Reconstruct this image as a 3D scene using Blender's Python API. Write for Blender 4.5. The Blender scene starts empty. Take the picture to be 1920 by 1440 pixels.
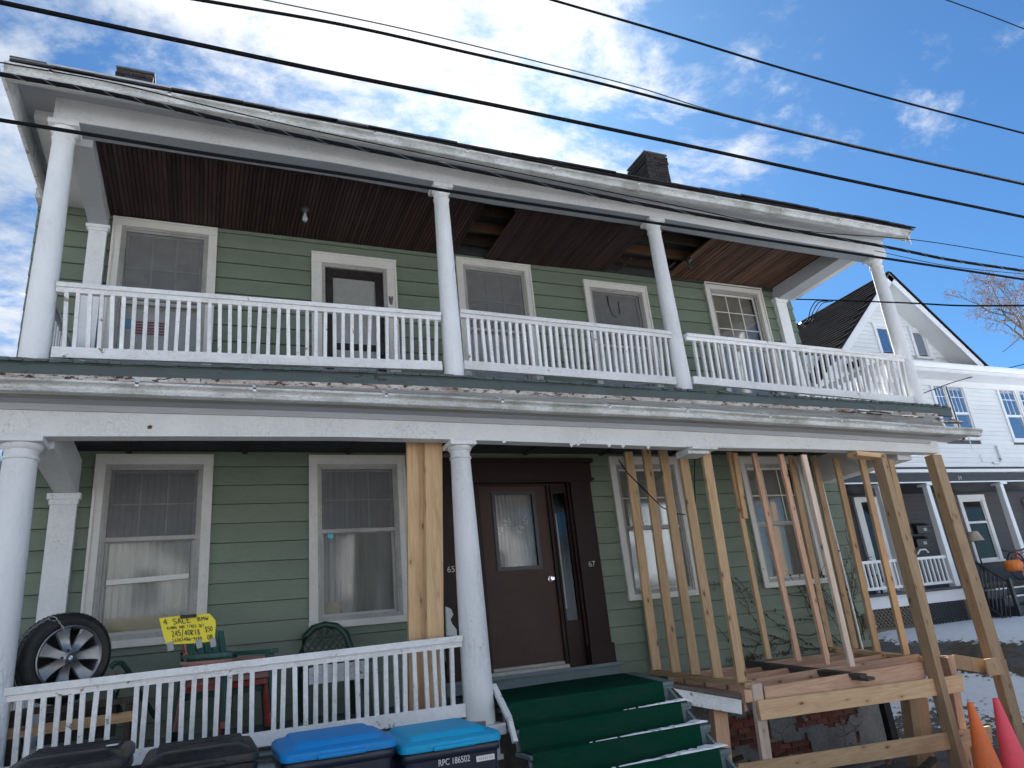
import bpy, bmesh, math, random
from mathutils import Vector, Matrix, noise
random.seed(7)
R_ = math.radians
scene = bpy.context.scene
COL = scene.collection

# ------------------------------------------------------------------ camera
CAM = Vector((1.38728, -8.26398, 0.65394))
FPX = 1328.23                      # focal length in pixels of a 1920 wide picture
_rx, _ry, _rz = 0.339106, 0.103005, -0.427536
ROT = Matrix.Rotation(_rz, 3, 'Z') @ Matrix.Rotation(_rx, 3, 'X') @ Matrix.Rotation(_ry, 3, 'Y')
cd = bpy.data.cameras.new('camera')
cam = bpy.data.objects.new('camera', cd)
COL.objects.link(cam)
cd.sensor_fit = 'HORIZONTAL'; cd.sensor_width = 36.0
cd.lens = FPX / 1920 * 36.0
cd.clip_start = 0.05; cd.clip_end = 2000
cam.matrix_world = Matrix.Translation(CAM) @ (ROT @ Matrix.Rotation(R_(90), 3, 'X')).to_4x4()
scene.camera = cam

def at(u, v, Y=None, X=None, Z=None):
    """survey helper: point of the place seen at photo position (u, v) on the plane y=Y, x=X or z=Z"""
    d = ROT @ Vector(((u - 960) / FPX, 1, -(v - 720) / FPX))
    if Y is not None: t = (Y - CAM.y) / d.y
    elif X is not None: t = (X - CAM.x) / d.x
    else: t = (Z - CAM.z) / d.z
    return CAM + d * t

# ------------------------------------------------------------------ light
SUN_DIR = Vector((0.317, 0.664, 0.677)).normalized()      # towards the sun, behind the house
world = bpy.data.worlds.new('World'); scene.world = world; world.use_nodes = True
def build_world():
    nt = world.node_tree; N = nt.nodes; L = nt.links; N.clear()
    out = N.new('ShaderNodeOutputWorld'); bg = N.new('ShaderNodeBackground')
    sky = N.new('ShaderNodeTexSky'); sky.sky_type = 'NISHITA'; sky.sun_disc = False
    sky.sun_elevation = math.asin(SUN_DIR.z)
    sky.sun_rotation = math.atan2(SUN_DIR.x, SUN_DIR.y)
    sky.altitude = 50; sky.air_density = 1.0; sky.dust_density = 0.4; sky.ozone_density = 2.5
    tc = N.new('ShaderNodeTexCoord')
    sep = N.new('ShaderNodeSeparateXYZ'); L.new(tc.outputs['Generated'], sep.inputs[0])
    # project the direction on a flat cloud deck: p = d.xy / (d.z + .25)
    add = N.new('ShaderNodeMath'); add.operation = 'ADD'; add.inputs[1].default_value = 0.22
    mx = N.new('ShaderNodeMath'); mx.operation = 'MAXIMUM'; mx.inputs[1].default_value = 0.0
    L.new(sep.outputs[2], mx.inputs[0]); L.new(mx.outputs[0], add.inputs[0])
    dx = N.new('ShaderNodeMath'); dx.operation = 'DIVIDE'; dy = N.new('ShaderNodeMath'); dy.operation = 'DIVIDE'
    L.new(sep.outputs[0], dx.inputs[0]); L.new(add.outputs[0], dx.inputs[1])
    L.new(sep.outputs[1], dy.inputs[0]); L.new(add.outputs[0], dy.inputs[1])
    cmb = N.new('ShaderNodeCombineXYZ'); L.new(dx.outputs[0], cmb.inputs[0]); L.new(dy.outputs[0], cmb.inputs[1])
    def noisetex(scale, detail, rough, dist, off):
        mp = N.new('ShaderNodeMapping'); mp.inputs['Location'].default_value = off
        mp.inputs['Rotation'].default_value = (0, 0, 0.5); mp.inputs['Scale'].default_value = (1.0, 1.35, 1)
        L.new(cmb.outputs[0], mp.inputs[0])
        t = N.new('ShaderNodeTexNoise'); t.inputs['Scale'].default_value = scale
        t.inputs['Detail'].default_value = detail; t.inputs['Roughness'].default_value = rough
        t.inputs['Distortion'].default_value = dist; L.new(mp.outputs[0], t.inputs[0]); return t.outputs[0]
    n1 = noisetex(2.6, 12, 0.64, 0.35, (3.1, 1.7, 0)); n2 = noisetex(9.0, 9, 0.66, 0.2, (0.3, 5.2, 0))
    m1 = N.new('ShaderNodeMath'); m1.operation = 'MULTIPLY_ADD'; L.new(n2, m1.inputs[0]); m1.inputs[1].default_value = 0.42; L.new(n1, m1.inputs[2])
    # cloud field thins out towards the east (+x) side
    dirx = N.new('ShaderNodeVectorMath'); dirx.operation = 'DOT_PRODUCT'
    L.new(cmb.outputs[0], dirx.inputs[0]); dirx.inputs[1].default_value = (-0.95, 0.06, 0)
    rmp = N.new('ShaderNodeMapRange'); rmp.inputs['From Min'].default_value = -1.30; rmp.inputs['From Max'].default_value = -0.45
    rmp.inputs['To Min'].default_value = -0.40; rmp.inputs['To Max'].default_value = 0.055; rmp.clamp = True
    L.new(dirx.outputs['Value'], rmp.inputs[0])
    m2 = N.new('ShaderNodeMath'); m2.operation = 'ADD'; L.new(m1.outputs[0], m2.inputs[0]); L.new(rmp.outputs[0], m2.inputs[1])
    cr = N.new('ShaderNodeMapRange'); cr.inputs['From Min'].default_value = 0.615; cr.inputs['From Max'].default_value = 0.85
    cr.interpolation_type = 'SMOOTHSTEP'; L.new(m2.outputs[0], cr.inputs[0])
    # cloud colour : bright near the sun, grey blue in thick parts
    dot = N.new('ShaderNodeVectorMath'); dot.operation = 'DOT_PRODUCT'
    nrm = N.new('ShaderNodeVectorMath'); nrm.operation = 'NORMALIZE'; L.new(tc.outputs['Generated'], nrm.inputs[0])
    L.new(nrm.outputs[0], dot.inputs[0]); dot.inputs[1].default_value = SUN_DIR
    gl = N.new('ShaderNodeMapRange'); gl.inputs['From Min'].default_value = 0.90; gl.inputs['From Max'].default_value = 1.0
    gl.inputs['To Min'].default_value = 0.0; gl.inputs['To Max'].default_value = 1.0; gl.interpolation_type = 'SMOOTHSTEP'
    L.new(dot.outputs['Value'], gl.inputs[0])
    n3 = noisetex(3.6, 7, 0.6, 0.3, (7.0, 2.0, 0))
    th = N.new('ShaderNodeMapRange'); th.inputs['From Min'].default_value = 0.42; th.inputs['From Max'].default_value = 0.66
    L.new(n3, th.inputs[0])
    cc = N.new('ShaderNodeMixRGB'); L.new(th.outputs[0], cc.inputs[0])
    cc.inputs[1].default_value = (2.15, 2.6, 3.3, 1); cc.inputs[2].default_value = (4.3, 4.5, 4.8, 1)
    cg = N.new('ShaderNodeMixRGB'); L.new(gl.outputs[0], cg.inputs[0]); L.new(cc.outputs[0], cg.inputs[1])
    cg.inputs[2].default_value = (5.2, 5.25, 5.3, 1)
    tint = N.new('ShaderNodeMixRGB'); tint.blend_type = 'MULTIPLY'; tint.inputs[0].default_value = 1
    L.new(sky.outputs[0], tint.inputs[1]); tint.inputs[2].default_value = SKY_TINT
    mix = N.new('ShaderNodeMixRGB'); L.new(cr.outputs[0], mix.inputs[0]); L.new(tint.outputs[0], mix.inputs[1]); L.new(cg.outputs[0], mix.inputs[2])
    L.new(mix.outputs[0], bg.inputs[0]); bg.inputs[1].default_value = 0.055
    L.new(bg.outputs[0], out.inputs[0])
SKY_TINT = (0.235, 0.42, 0.57, 1)
build_world()
sl = bpy.data.lights.new('sun', 'SUN'); sl.energy = 5.0; sl.angle = R_(0.8); sl.color = (1.0, 0.96, 0.92)
sun = bpy.data.objects.new('sun', sl); COL.objects.link(sun)
sun.rotation_euler = (-SUN_DIR).to_track_quat('-Z', 'Y').to_euler(); sun.location = (0, 30, 40)
vs = scene.view_settings
vs.view_transform = 'Standard'; vs.look = 'None'; vs.gamma = 1; vs.use_curve_mapping = False
vs.exposure = 2.1

# ------------------------------------------------------------------ materials
def mat_base(name):
    m = bpy.data.materials.new(name); m.use_nodes = True
    nt = m.node_tree; nt.nodes.clear()
    out = nt.nodes.new('ShaderNodeOutputMaterial'); b = nt.nodes.new('ShaderNodeBsdfPrincipled')
    nt.links.new(b.outputs[0], out.inputs[0]); return m, nt, b
def c4(c): return (c[0], c[1], c[2], 1)
def coords(nt, scale=(1, 1, 1), rnd=True):
    N = nt.nodes; L = nt.links
    tc = N.new('ShaderNodeTexCoord'); mp = N.new('ShaderNodeMapping')
    mp.inputs['Scale'].default_value = scale
    L.new(tc.outputs['Object'], mp.inputs[0])
    if rnd:
        oi = N.new('ShaderNodeObjectInfo'); mu = N.new('ShaderNodeMath'); mu.operation = 'MULTIPLY'; mu.inputs[1].default_value = 37.0
        L.new(oi.outputs['Random'], mu.inputs[0])
        va = N.new('ShaderNodeVectorMath'); va.operation = 'ADD'
        L.new(mp.outputs[0], va.inputs[0]); L.new(mu.outputs[0], va.inputs[1]); return va.outputs[0]
    return mp.outputs[0]
def ntex(nt, vec, scale, detail=5, rough=.55, dist=0):
    t = nt.nodes.new('ShaderNodeTexNoise'); t.inputs['Scale'].default_value = scale; t.inputs['Detail'].default_value = detail
    t.inputs['Roughness'].default_value = rough; t.inputs['Distortion'].default_value = dist
    nt.links.new(vec, t.inputs[0]); return t.outputs[0]
def mrange(nt, val, a, b, c=0, d=1):
    t = nt.nodes.new('ShaderNodeMapRange'); t.inputs[1].default_value = a; t.inputs[2].default_value = b
    t.inputs[3].default_value = c; t.inputs[4].default_value = d; nt.links.new(val, t.inputs[0]); return t.outputs[0]
def mixc(nt, fac, a, b, mode='MIX'):
    t = nt.nodes.new('ShaderNodeMixRGB'); t.blend_type = mode
    if isinstance(fac, (int, float)): t.inputs[0].default_value = fac
    else: nt.links.new(fac, t.inputs[0])
    for i, x in ((1, a), (2, b)):
        if isinstance(x, tuple): t.inputs[i].default_value = c4(x)
        else: nt.links.new(x, t.inputs[i])
    return t.outputs[0]
def mathn(nt, op, a, b):
    t = nt.nodes.new('ShaderNodeMath'); t.operation = op
    for i, x in ((0, a), (1, b)):
        if isinstance(x, (int, float)): t.inputs[i].default_value = x
        else: nt.links.new(x, t.inputs[i])
    return t.outputs[0]
def bump(nt, b, h, strength=.3, dist=.01):
    t = nt.nodes.new('ShaderNodeBump'); t.inputs['Strength'].default_value = strength; t.inputs['Distance'].default_value = dist
    nt.links.new(h, t.inputs['Height']); nt.links.new(t.outputs[0], b.inputs['Normal'])

def paint(name, col, dirt=(.25, .24, .20), dirt_amt=.3, rough=.55, crack=0.0, crackscale=14, bare=(.28, .22, .17), peel=0.0, stretch=(1, 1, 1), var=.08, spec=.4, bumps=.25):
    m, nt, b = mat_base(name); v = coords(nt, stretch)
    n = ntex(nt, v, 2.2, 6, .6); f = ntex(nt, v, 24, 5, .65)
    big = mrange(nt, n, .42, .75, 0, dirt_amt)
    c = mixc(nt, big, col, dirt)
    fine = mrange(nt, f, .5, .75, 0, dirt_amt * .9)
    c = mixc(nt, fine, c, dirt)
    oi = nt.nodes.new('ShaderNodeObjectInfo')
    br = mrange(nt, oi.outputs['Random'], 0, 1, 1 - var, 1 + var * .4)
    cb = nt.nodes.new('ShaderNodeCombineXYZ'); [nt.links.new(br, cb.inputs[i]) for i in range(3)]
    c = mixc(nt, 1.0, c, cb.outputs[0], 'MULTIPLY')
    h = f
    if crack > 0:
        vo = nt.nodes.new('ShaderNodeTexVoronoi'); vo.feature = 'DISTANCE_TO_EDGE'; vo.inputs['Scale'].default_value = crackscale
        warp = mixc(nt, .12, v, ntexc(nt, v, 9)); nt.links.new(warp, vo.inputs[0])
        e = mrange(nt, vo.outputs['Distance'], 0.0, .035, 1, 0)
        gate = mrange(nt, ntex(nt, v, 1.6, 4), .42, .58, 0, 1)
        e2 = mathn(nt, 'MULTIPLY', e, gate)
        c = mixc(nt, mathn(nt, 'MULTIPLY', e2, crack), c, bare)
        h = mathn(nt, 'SUBTRACT', f, mathn(nt, 'MULTIPLY', e2, 1.2))
    if peel > 0:
        p = ntex(nt, v, 7.5, 9, .72, .4)
        pm = mrange(nt, p, .70 - peel, .715 - peel, 0, 1)
        c = mixc(nt, pm, c, bare); h = mathn(nt, 'SUBTRACT', h, pm)
    nt.links.new(c, b.inputs['Base Color']); b.inputs['Roughness'].default_value = rough
    b.inputs['Specular IOR Level'].default_value = spec
    bump(nt, b, h, bumps, .006); return m
def ntexc(nt, v, s):
    t = nt.nodes.new('ShaderNodeTexNoise'); t.inputs['Scale'].default_value = s; nt.links.new(v, t.inputs[0]); return t.outputs[1]

def wood(name, ca, cb_, axis='Z', knots=True, rough=.7, var=.25, knot=(.13, .06, .03)):
    m, nt, b = mat_base(name)
    st = {'Z': (9, 9, .55), 'X': (.55, 9, 9), 'Y': (9, .55, 9)}[axis]
    v = coords(nt, st)
    g = ntex(nt, v, 2.2, 6, .6, 1.4); fine = ntex(nt, v, 11, 4, .6, .3)
    c = mixc(nt, mrange(nt, g, .35, .65), ca, cb_)
    c = mixc(nt, mrange(nt, fine, .45, .8, 0, .35), c, tuple(x * .62 for x in cb_))
    if knots:
        k = {'Z': (1, 1, .42), 'X': (.42, 1, 1), 'Y': (1, .42, 1)}[axis]
        kv = coords(nt, k); vo = nt.nodes.new('ShaderNodeTexVoronoi'); vo.inputs['Scale'].default_value = 9.0
        nt.links.new(kv, vo.inputs[0])
        km = mrange(nt, vo.outputs['Distance'], .085, .15, 1, 0)
        c = mixc(nt, km, c, knot)
        kk = mrange(nt, vo.outputs['Distance'], .12, .34, .35, 0)
        c = mixc(nt, kk, c, tuple(x * .6 for x in cb_))
    oi = nt.nodes.new('ShaderNodeObjectInfo')
    br = mrange(nt, oi.outputs['Random'], 0, 1, 1 - var, 1.08)
    cx = nt.nodes.new('ShaderNodeCombineXYZ'); [nt.links.new(br, cx.inputs[i]) for i in range(3)]
    c = mixc(nt, 1.0, c, cx.outputs[0], 'MULTIPLY')
    nt.links.new(c, b.inputs['Base Color']); b.inputs['Roughness'].default_value = rough
    b.inputs['Specular IOR Level'].default_value = .25
    bump(nt, b, fine, .2, .003); return m

def plain(name, col, rough=.5, metal=0, spec=.5, n=.12, scale=14, bumps=.1, dirt=None):
    m, nt, b = mat_base(name); v = coords(nt)
    t = ntex(nt, v, scale, 6, .6)
    c = mixc(nt, mrange(nt, t, .35, .7), col, dirt or tuple(x * (1 - n) for x in col))
    nt.links.new(c, b.inputs['Base Color']); b.inputs['Roughness'].default_value = rough
    b.inputs['Metallic'].default_value = metal; b.inputs['Specular IOR Level'].default_value = spec
    nt.links.new(mrange(nt, t, .3, .7, rough * .85, min(1, rough * 1.2)), b.inputs['Roughness'])
    bump(nt, b, t, bumps, .004); return m

def glass(name, refl=.5, tint=(.80, .80, .79), wav=.04, dim=1.0):
    m = bpy.data.materials.new(name); m.use_nodes = True; nt = m.node_tree; N = nt.nodes; L = nt.links; N.clear()
    out = N.new('ShaderNodeOutputMaterial'); tr = N.new('ShaderNodeBsdfTransparent'); gl = N.new('ShaderNodeBsdfGlossy')
    tr.inputs[0].default_value = c4(tuple(x * dim for x in tint)); gl.inputs[0].default_value = (.95, .97, 1, 1); gl.inputs['Roughness'].default_value = .075
    fr = N.new('ShaderNodeFresnel'); fr.inputs[0].default_value = 1.5
    ge = N.new('ShaderNodeNewGeometry'); mr = mathn(nt, 'MULTIPLY', mrange(nt, fr.outputs[0], 0, 1, refl * .12, 1), mathn(nt, 'SUBTRACT', 1.0, ge.outputs['Backfacing']))
    mx = N.new('ShaderNodeMixShader'); L.new(mr, mx.inputs[0]); L.new(tr.outputs[0], mx.inputs[1]); L.new(gl.outputs[0], mx.inputs[2])
    L.new(mx.outputs[0], out.inputs[0])
    v = coords(nt); t = ntex(nt, v, 2.2, 2, .4)
    bp = N.new('ShaderNodeBump'); bp.inputs['Strength'].default_value = wav; bp.inputs['Distance'].default_value = .05
    L.new(t, bp.inputs['Height']); L.new(bp.outputs[0], gl.inputs['Normal']); L.new(bp.outputs[0], fr.inputs['Normal'])
    return m

M = {}
WH = (.74, .765, .78)
M['white'] = paint('white_paint', WH, crack=.55, crackscale=26, peel=.0, dirt_amt=.16, bumps=.45)
M['white_col'] = paint('white_column_paint', WH, crack=.30, crackscale=20, stretch=(1.4, 1.4, .6), peel=.0, dirt_amt=.20, bumps=.7, dirt=(.45, .47, .5))
M['white_rail'] = paint('white_rail_paint', (.80, .815, .83), crack=.35, crackscale=30, peel=.065, dirt_amt=.26, bumps=.6, var=.14)
M['white_peel'] = paint('white_peeling_paint', WH, crack=.6, crackscale=22, peel=.10, dirt_amt=.3, bumps=.7)
M['trim'] = paint('trim_paint', (.60, .60, .565), dirt_amt=.22, crack=.15, dirt=(.28, .27, .24))
M['frame'] = paint('storm_frame_metal', (.36, .355, .34), dirt_amt=.6, dirt=(.16, .15, .14), rough=.45)
M['beamshade'] = paint('blue_grey_beam_shade', (.30, .335, .375), dirt_amt=.3, crack=.2, peel=.02)  # blue-grey tone carries the shade under the upper beam
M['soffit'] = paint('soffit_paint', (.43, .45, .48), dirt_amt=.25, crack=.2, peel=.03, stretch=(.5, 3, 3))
M['gutter'] = paint('gutter_enamel', (.60, .615, .61), dirt_amt=.8, dirt=(.15, .145, .11), rough=.3, stretch=(1.4, 3, 3), var=0)
M['green'] = paint('green_siding', (.160, .203, .150), dirt=(.100, .125, .095), dirt_amt=.5, rough=.5, stretch=(.6, 1, 1.5), var=.07, bumps=.12)
M['weathered'] = paint('weathered_beige_boards', (.33, .325, .30), dirt=(.14, .12, .10), dirt_amt=.8, stretch=(.6, 3, 6), crack=.3, bumps=.7)
M['deckgreen'] = paint('deck_grey_green_paint', (.078, .108, .110), dirt=(.06, .06, .05), dirt_amt=.5, peel=.08, bare=(.05, .045, .04), bumps=.8, stretch=(1, 2, 2))
M['stepgrey'] = paint('step_grey_blue_paint', (.135, .185, .20), dirt=(.08, .09, .09), dirt_amt=.4, peel=.02)
M['rot'] = paint('rusty_drip_edge', (.62, .60, .55), dirt=(.20, .07, .03), dirt_amt=.9, peel=.16, bare=(.08, .035, .02), bumps=.9, stretch=(1.5, 3, 3))
M['ceil'] = wood('ceiling_stain', (.062, .034, .032), (.040, .022, .022), 'Y', knots=False, rough=.55, var=.5)
M['ceil_worn'] = wood('worn_ceiling_stain', (.19, .095, .055), (.075, .037, .026), 'Y', knots=False, rough=.6, var=.5)
M['ceildark'] = plain('dark_joist_wood', (.03, .022, .02), .9)
M['joistd'] = wood('dark_joist_stain', (.04, .026, .018), (.025, .018, .014), 'X')
M['joist'] = wood('old_joist_wood', (.13, .07, .035), (.08, .045, .025), 'X')
M['lumber'] = wood('new_lumber', (.68, .475, .285), (.54, .355, .195), 'Z')
M['lumberx'] = wood('new_lumber_lengthwise', (.74, .52, .31), (.60, .39, .22), 'X')
M['lumbery'] = wood('new_lumber_crosswise', (.66, .46, .26), (.52, .34, .18), 'Y')
M['pale'] = wood('pale_lumber', (.80, .66, .56), (.70, .53, .42), 'Z')
M['pink'] = wood('pinkish_lumber', (.72, .47, .33), (.56, .32, .20), 'Z')
M['treated'] = wood('treated_lumber', (.43, .305, .19), (.32, .22, .13), 'Z', var=.08)
M['treated_l'] = wood('treated_lumber_light', (.52, .37, .22), (.40, .27, .155), 'Z', var=.12)
M['greywood'] = wood('weathered_grey_wood', (.12, .105, .09), (.065, .055, .05), 'Y', knots=False)
M['redwood'] = wood('wet_pink_floor_joist', (.64, .42, .30), (.48, .28, .18), 'X')
M['brown'] = paint('brown_door_paint', (.046, .025, .019), dirt=(.075, .05, .042), dirt_amt=.35, rough=.5, bumps=.1, var=.02, spec=.2)
M['maroon'] = paint('dark_maroon_paint', (.017, .0075, .0065), dirt=(.035, .02, .017), dirt_amt=.3, rough=.5, bumps=.1, spec=.2)
M['doorblack'] = paint('black_brown_door_paint', (.014, .010, .010), dirt_amt=.1, spec=.25)
M['dark'] = plain('dark_interior', (.03, .033, .036), .9)
M['room'] = plain('dim_room_wall', (.10, .105, .10), .9)
M['screen'] = plain('grey_insect_screen', (.052, .054, .055), .8)
M['muntin'] = plain('grey_muntin', (.42, .42, .40), .6)
M['blind'] = plain('white_blind', (.72, .73, .73), .6, bumps=0)
M['blindwarm'] = plain('cream_blind', (.58, .56, .50), .6, bumps=0)
M['curtain'] = paint('lace_curtain', (.58, .58, .56), dirt=(.31, .31, .30), dirt_amt=.6, stretch=(9, 1, .8))
M['curtain_d'] = paint('grey_curtain', (.44, .45, .445), dirt=(.27, .28, .275), dirt_amt=.7, stretch=(7, 1, .7))
M['glass'] = glass('window_glass', .15)
M['glass_hi'] = glass('window_glass_sky', .8, dim=.9)
M['chrome'] = plain('chrome', (.75, .75, .75), .18, 1)
M['alloy'] = plain('brushed_alloy', (.28, .285, .30), .36, .85, n=.25, scale=5)
M['tyre'] = plain('tyre_rubber', (.018, .018, .019), .6, spec=.45, bumps=.3, n=.4)
M['black'] = paint('black_plastic', (.009, .0095, .011), dirt=(.13, .135, .14), dirt_amt=.30, rough=.45, spec=.28, bumps=.3, var=.02)
M['blackmetal'] = plain('black_metal', (.02, .022, .025), .4)
M['navy'] = plain('navy_plastic', (.012, .020, .045), .35, spec=.5, n=.3, scale=6)
M['blue'] = paint('blue_lid_plastic', (.002, .22, .60), dirt=(.08, .34, .56), dirt_amt=.25, spec=.3, rough=.5, bumps=.15, var=.02)
M['blue2'] = paint('bright_blue_lid_plastic', (.003, .34, .62), dirt=(.10, .44, .60), dirt_amt=.2, spec=.3, rough=.5, bumps=.15, var=.02)
M['print'] = plain('white_print', (.75, .76, .78), .5, bumps=0)
M['ink'] = plain('black_ink', (.012, .012, .015), .5, bumps=0)
M['greyprint'] = plain('grey_metal_numerals', (.42, .42, .40), .4, bumps=0)
M['yellow'] = plain('yellow_card', (.80, .68, .035), .6, n=.07, bumps=.05)
M['tape'] = plain('grey_tape', (.25, .27, .28), .3, spec=.7)
M['resin_g'] = paint('green_resin', (.030, .112, .092), dirt=(.12, .19, .17), dirt_amt=.4, rough=.4, bumps=.1)
M['resin_r'] = paint('red_resin', (.36, .035, .030), dirt=(.42, .18, .15), dirt_amt=.5, rough=.45, bumps=.1)
M['resin_p'] = paint('faded_pink_resin', (.46, .22, .18), dirt=(.5, .32, .28), dirt_amt=.5, rough=.5, bumps=.1)
M['resin_d'] = paint('dark_green_resin', (.012, .045, .030), dirt=(.04, .07, .06), dirt_amt=.4, rough=.35, bumps=.1)
M['carpet'] = paint('green_turf_carpet', (.003, .050, .028), dirt=(.018, .052, .036), dirt_amt=.8, rough=1, spec=.04, bumps=1.0, stretch=(.8, 3, 3))
M['orange'] = paint('orange_cone', (.95, .20, .045), dirt=(.45, .16, .09), dirt_amt=.45, rough=.55, var=.02)
M['pinkcone'] = paint('fluorescent_pink_cone', (1.0, .11, .16), dirt=(.6, .12, .13), dirt_amt=.4, rough=.55, var=.02)
M['pumpkin'] = plain('pumpkin_orange', (.75, .2, .03), .5)
M['cable'] = plain('black_cable', (.006, .007, .009), .8, spec=.12)
M['cable_g'] = plain('grey_cable', (.09, .10, .11), .5)
M['brick'] = paint('old_red_brick', (.25, .075, .05), dirt=(.13, .09, .08), dirt_amt=.8, rough=.9, var=.5, bumps=.9)
M['brickdark'] = paint('sooty_brick', (.036, .031, .032), dirt=(.015, .014, .015), dirt_amt=.7, rough=.95, var=.55, bumps=1.0)
M['mortar'] = plain('mortar', (.19, .18, .165), 1, bumps=.8, n=.35)
M['mortardark'] = plain('dark_mortar', (.10, .095, .09), 1, bumps=.8, n=.35)
M['plaster'] = paint('cracked_foundation_parge', (.27, .275, .27), dirt=(.10, .10, .095), dirt_amt=.8, crack=.7, crackscale=4, bare=(.05, .05, .045), rough=.95, bumps=1.0, peel=.03)
M['shingle'] = paint('asphalt_shingle', (.030, .030, .033), dirt=(.05, .05, .053), dirt_amt=.5, rough=.95, bumps=1.0)
M['shingle_n'] = paint('charcoal_shingle', (.020, .020, .022), dirt=(.030, .030, .033), dirt_amt=.5, rough=1.0, bumps=1.0, spec=0.0)
M['nsiding'] = paint('white_clapboard', (.72, .745, .76), dirt_amt=.08, rough=.5, bumps=.1, var=.04)
M['nwhite'] = paint('white_trim_clean', (.76, .78, .80), dirt_amt=.1, rough=.45, bumps=.1)
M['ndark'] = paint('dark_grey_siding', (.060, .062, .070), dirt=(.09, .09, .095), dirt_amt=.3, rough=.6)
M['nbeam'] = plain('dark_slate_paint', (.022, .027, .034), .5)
M['lattice'] = plain('brown_lattice', (.17, .145, .115), .8)
M['snow'] = plain('snow', (.80, .83, .88), .7, n=.05, scale=8, bumps=.6)
M['ice'] = plain('ice', (.72, .78, .84), .15)
M['bark'] = plain('tree_bark', (.075, .060, .052), .9)
M['vine'] = plain('vine_stem', (.045, .030, .022), .9)
M['leafdark'] = plain('withered_vine_leaf', (.05, .028, .02), .9)
M['leafpink'] = plain('pale_red_leaf', (.24, .15, .135), .8, n=.5)
M['lampshade'] = plain('lamp_shade_cloth', (.55, .50, .42), .8)
M['bulb'] = plain('frosted_bulb', (.34, .36, .35), .2)
M['redplastic'] = plain('red_plastic', (.55, .03, .03), .4)
M['sticker'] = plain('blue_sticker', (.10, .42, .60), .4)
M['toy'] = plain('cream_cloth', (.55, .48, .30), .8)
M['porchfloor'] = paint('porch_floor_paint', (.11, .14, .15), dirt_amt=.4, peel=.05)
M['teal'] = plain('pale_teal_panel', (.45, .66, .66), .5)
M['concrete'] = plain('street_concrete', (.30, .29, .28), .9)
M['housebeige'] = plain('beige_siding', (.42, .38, .31), .8)
M['roofgrey'] = plain('grey_roof', (.07, .07, .075), .9)

def ground_mat():
    m, nt, b = mat_base('ground_snow_gravel'); N = nt.nodes; L = nt.links
    tc = N.new('ShaderNodeTexCoord'); v = tc.outputs['Object']
    n = ntex(nt, v, .9, 8, .65, .3); f = ntex(nt, v, 9, 8, .7); g = ntex(nt, v, 60, 3, .7)
    at_ = N.new('ShaderNodeAttribute'); at_.attribute_name = 'snow'
    grav = mixc(nt, mrange(nt, g, .35, .65), (.045, .046, .05), (.16, .155, .15))
    dirt = mixc(nt, mrange(nt, f, .4, .6), (.10, .075, .045), (.05, .045, .03))
    low = mixc(nt, mrange(nt, n, .45, .55), grav, dirt)
    sn = mixc(nt, mrange(nt, f, .3, .7), (.68, .73, .80), (.80, .83, .88))
    s = mathn(nt, 'ADD', at_.outputs['Fac'], mathn(nt, 'MULTIPLY', mathn(nt, 'SUBTRACT', f, .5), 1.5))
    s = mathn(nt, 'ADD', s, mathn(nt, 'MULTIPLY', mathn(nt, 'SUBTRACT', n, .5), .8))
    sm = mrange(nt, s, .46, .54)
    L.new(mixc(nt, sm, low, sn), b.inputs['Base Color']); b.inputs['Roughness'].default_value = .85
    hh = mathn(nt, 'ADD', mathn(nt, 'MULTIPLY', sm, .6), g); bump(nt, b, hh, .8, .03)
    return m
M['ground'] = ground_mat()

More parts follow.
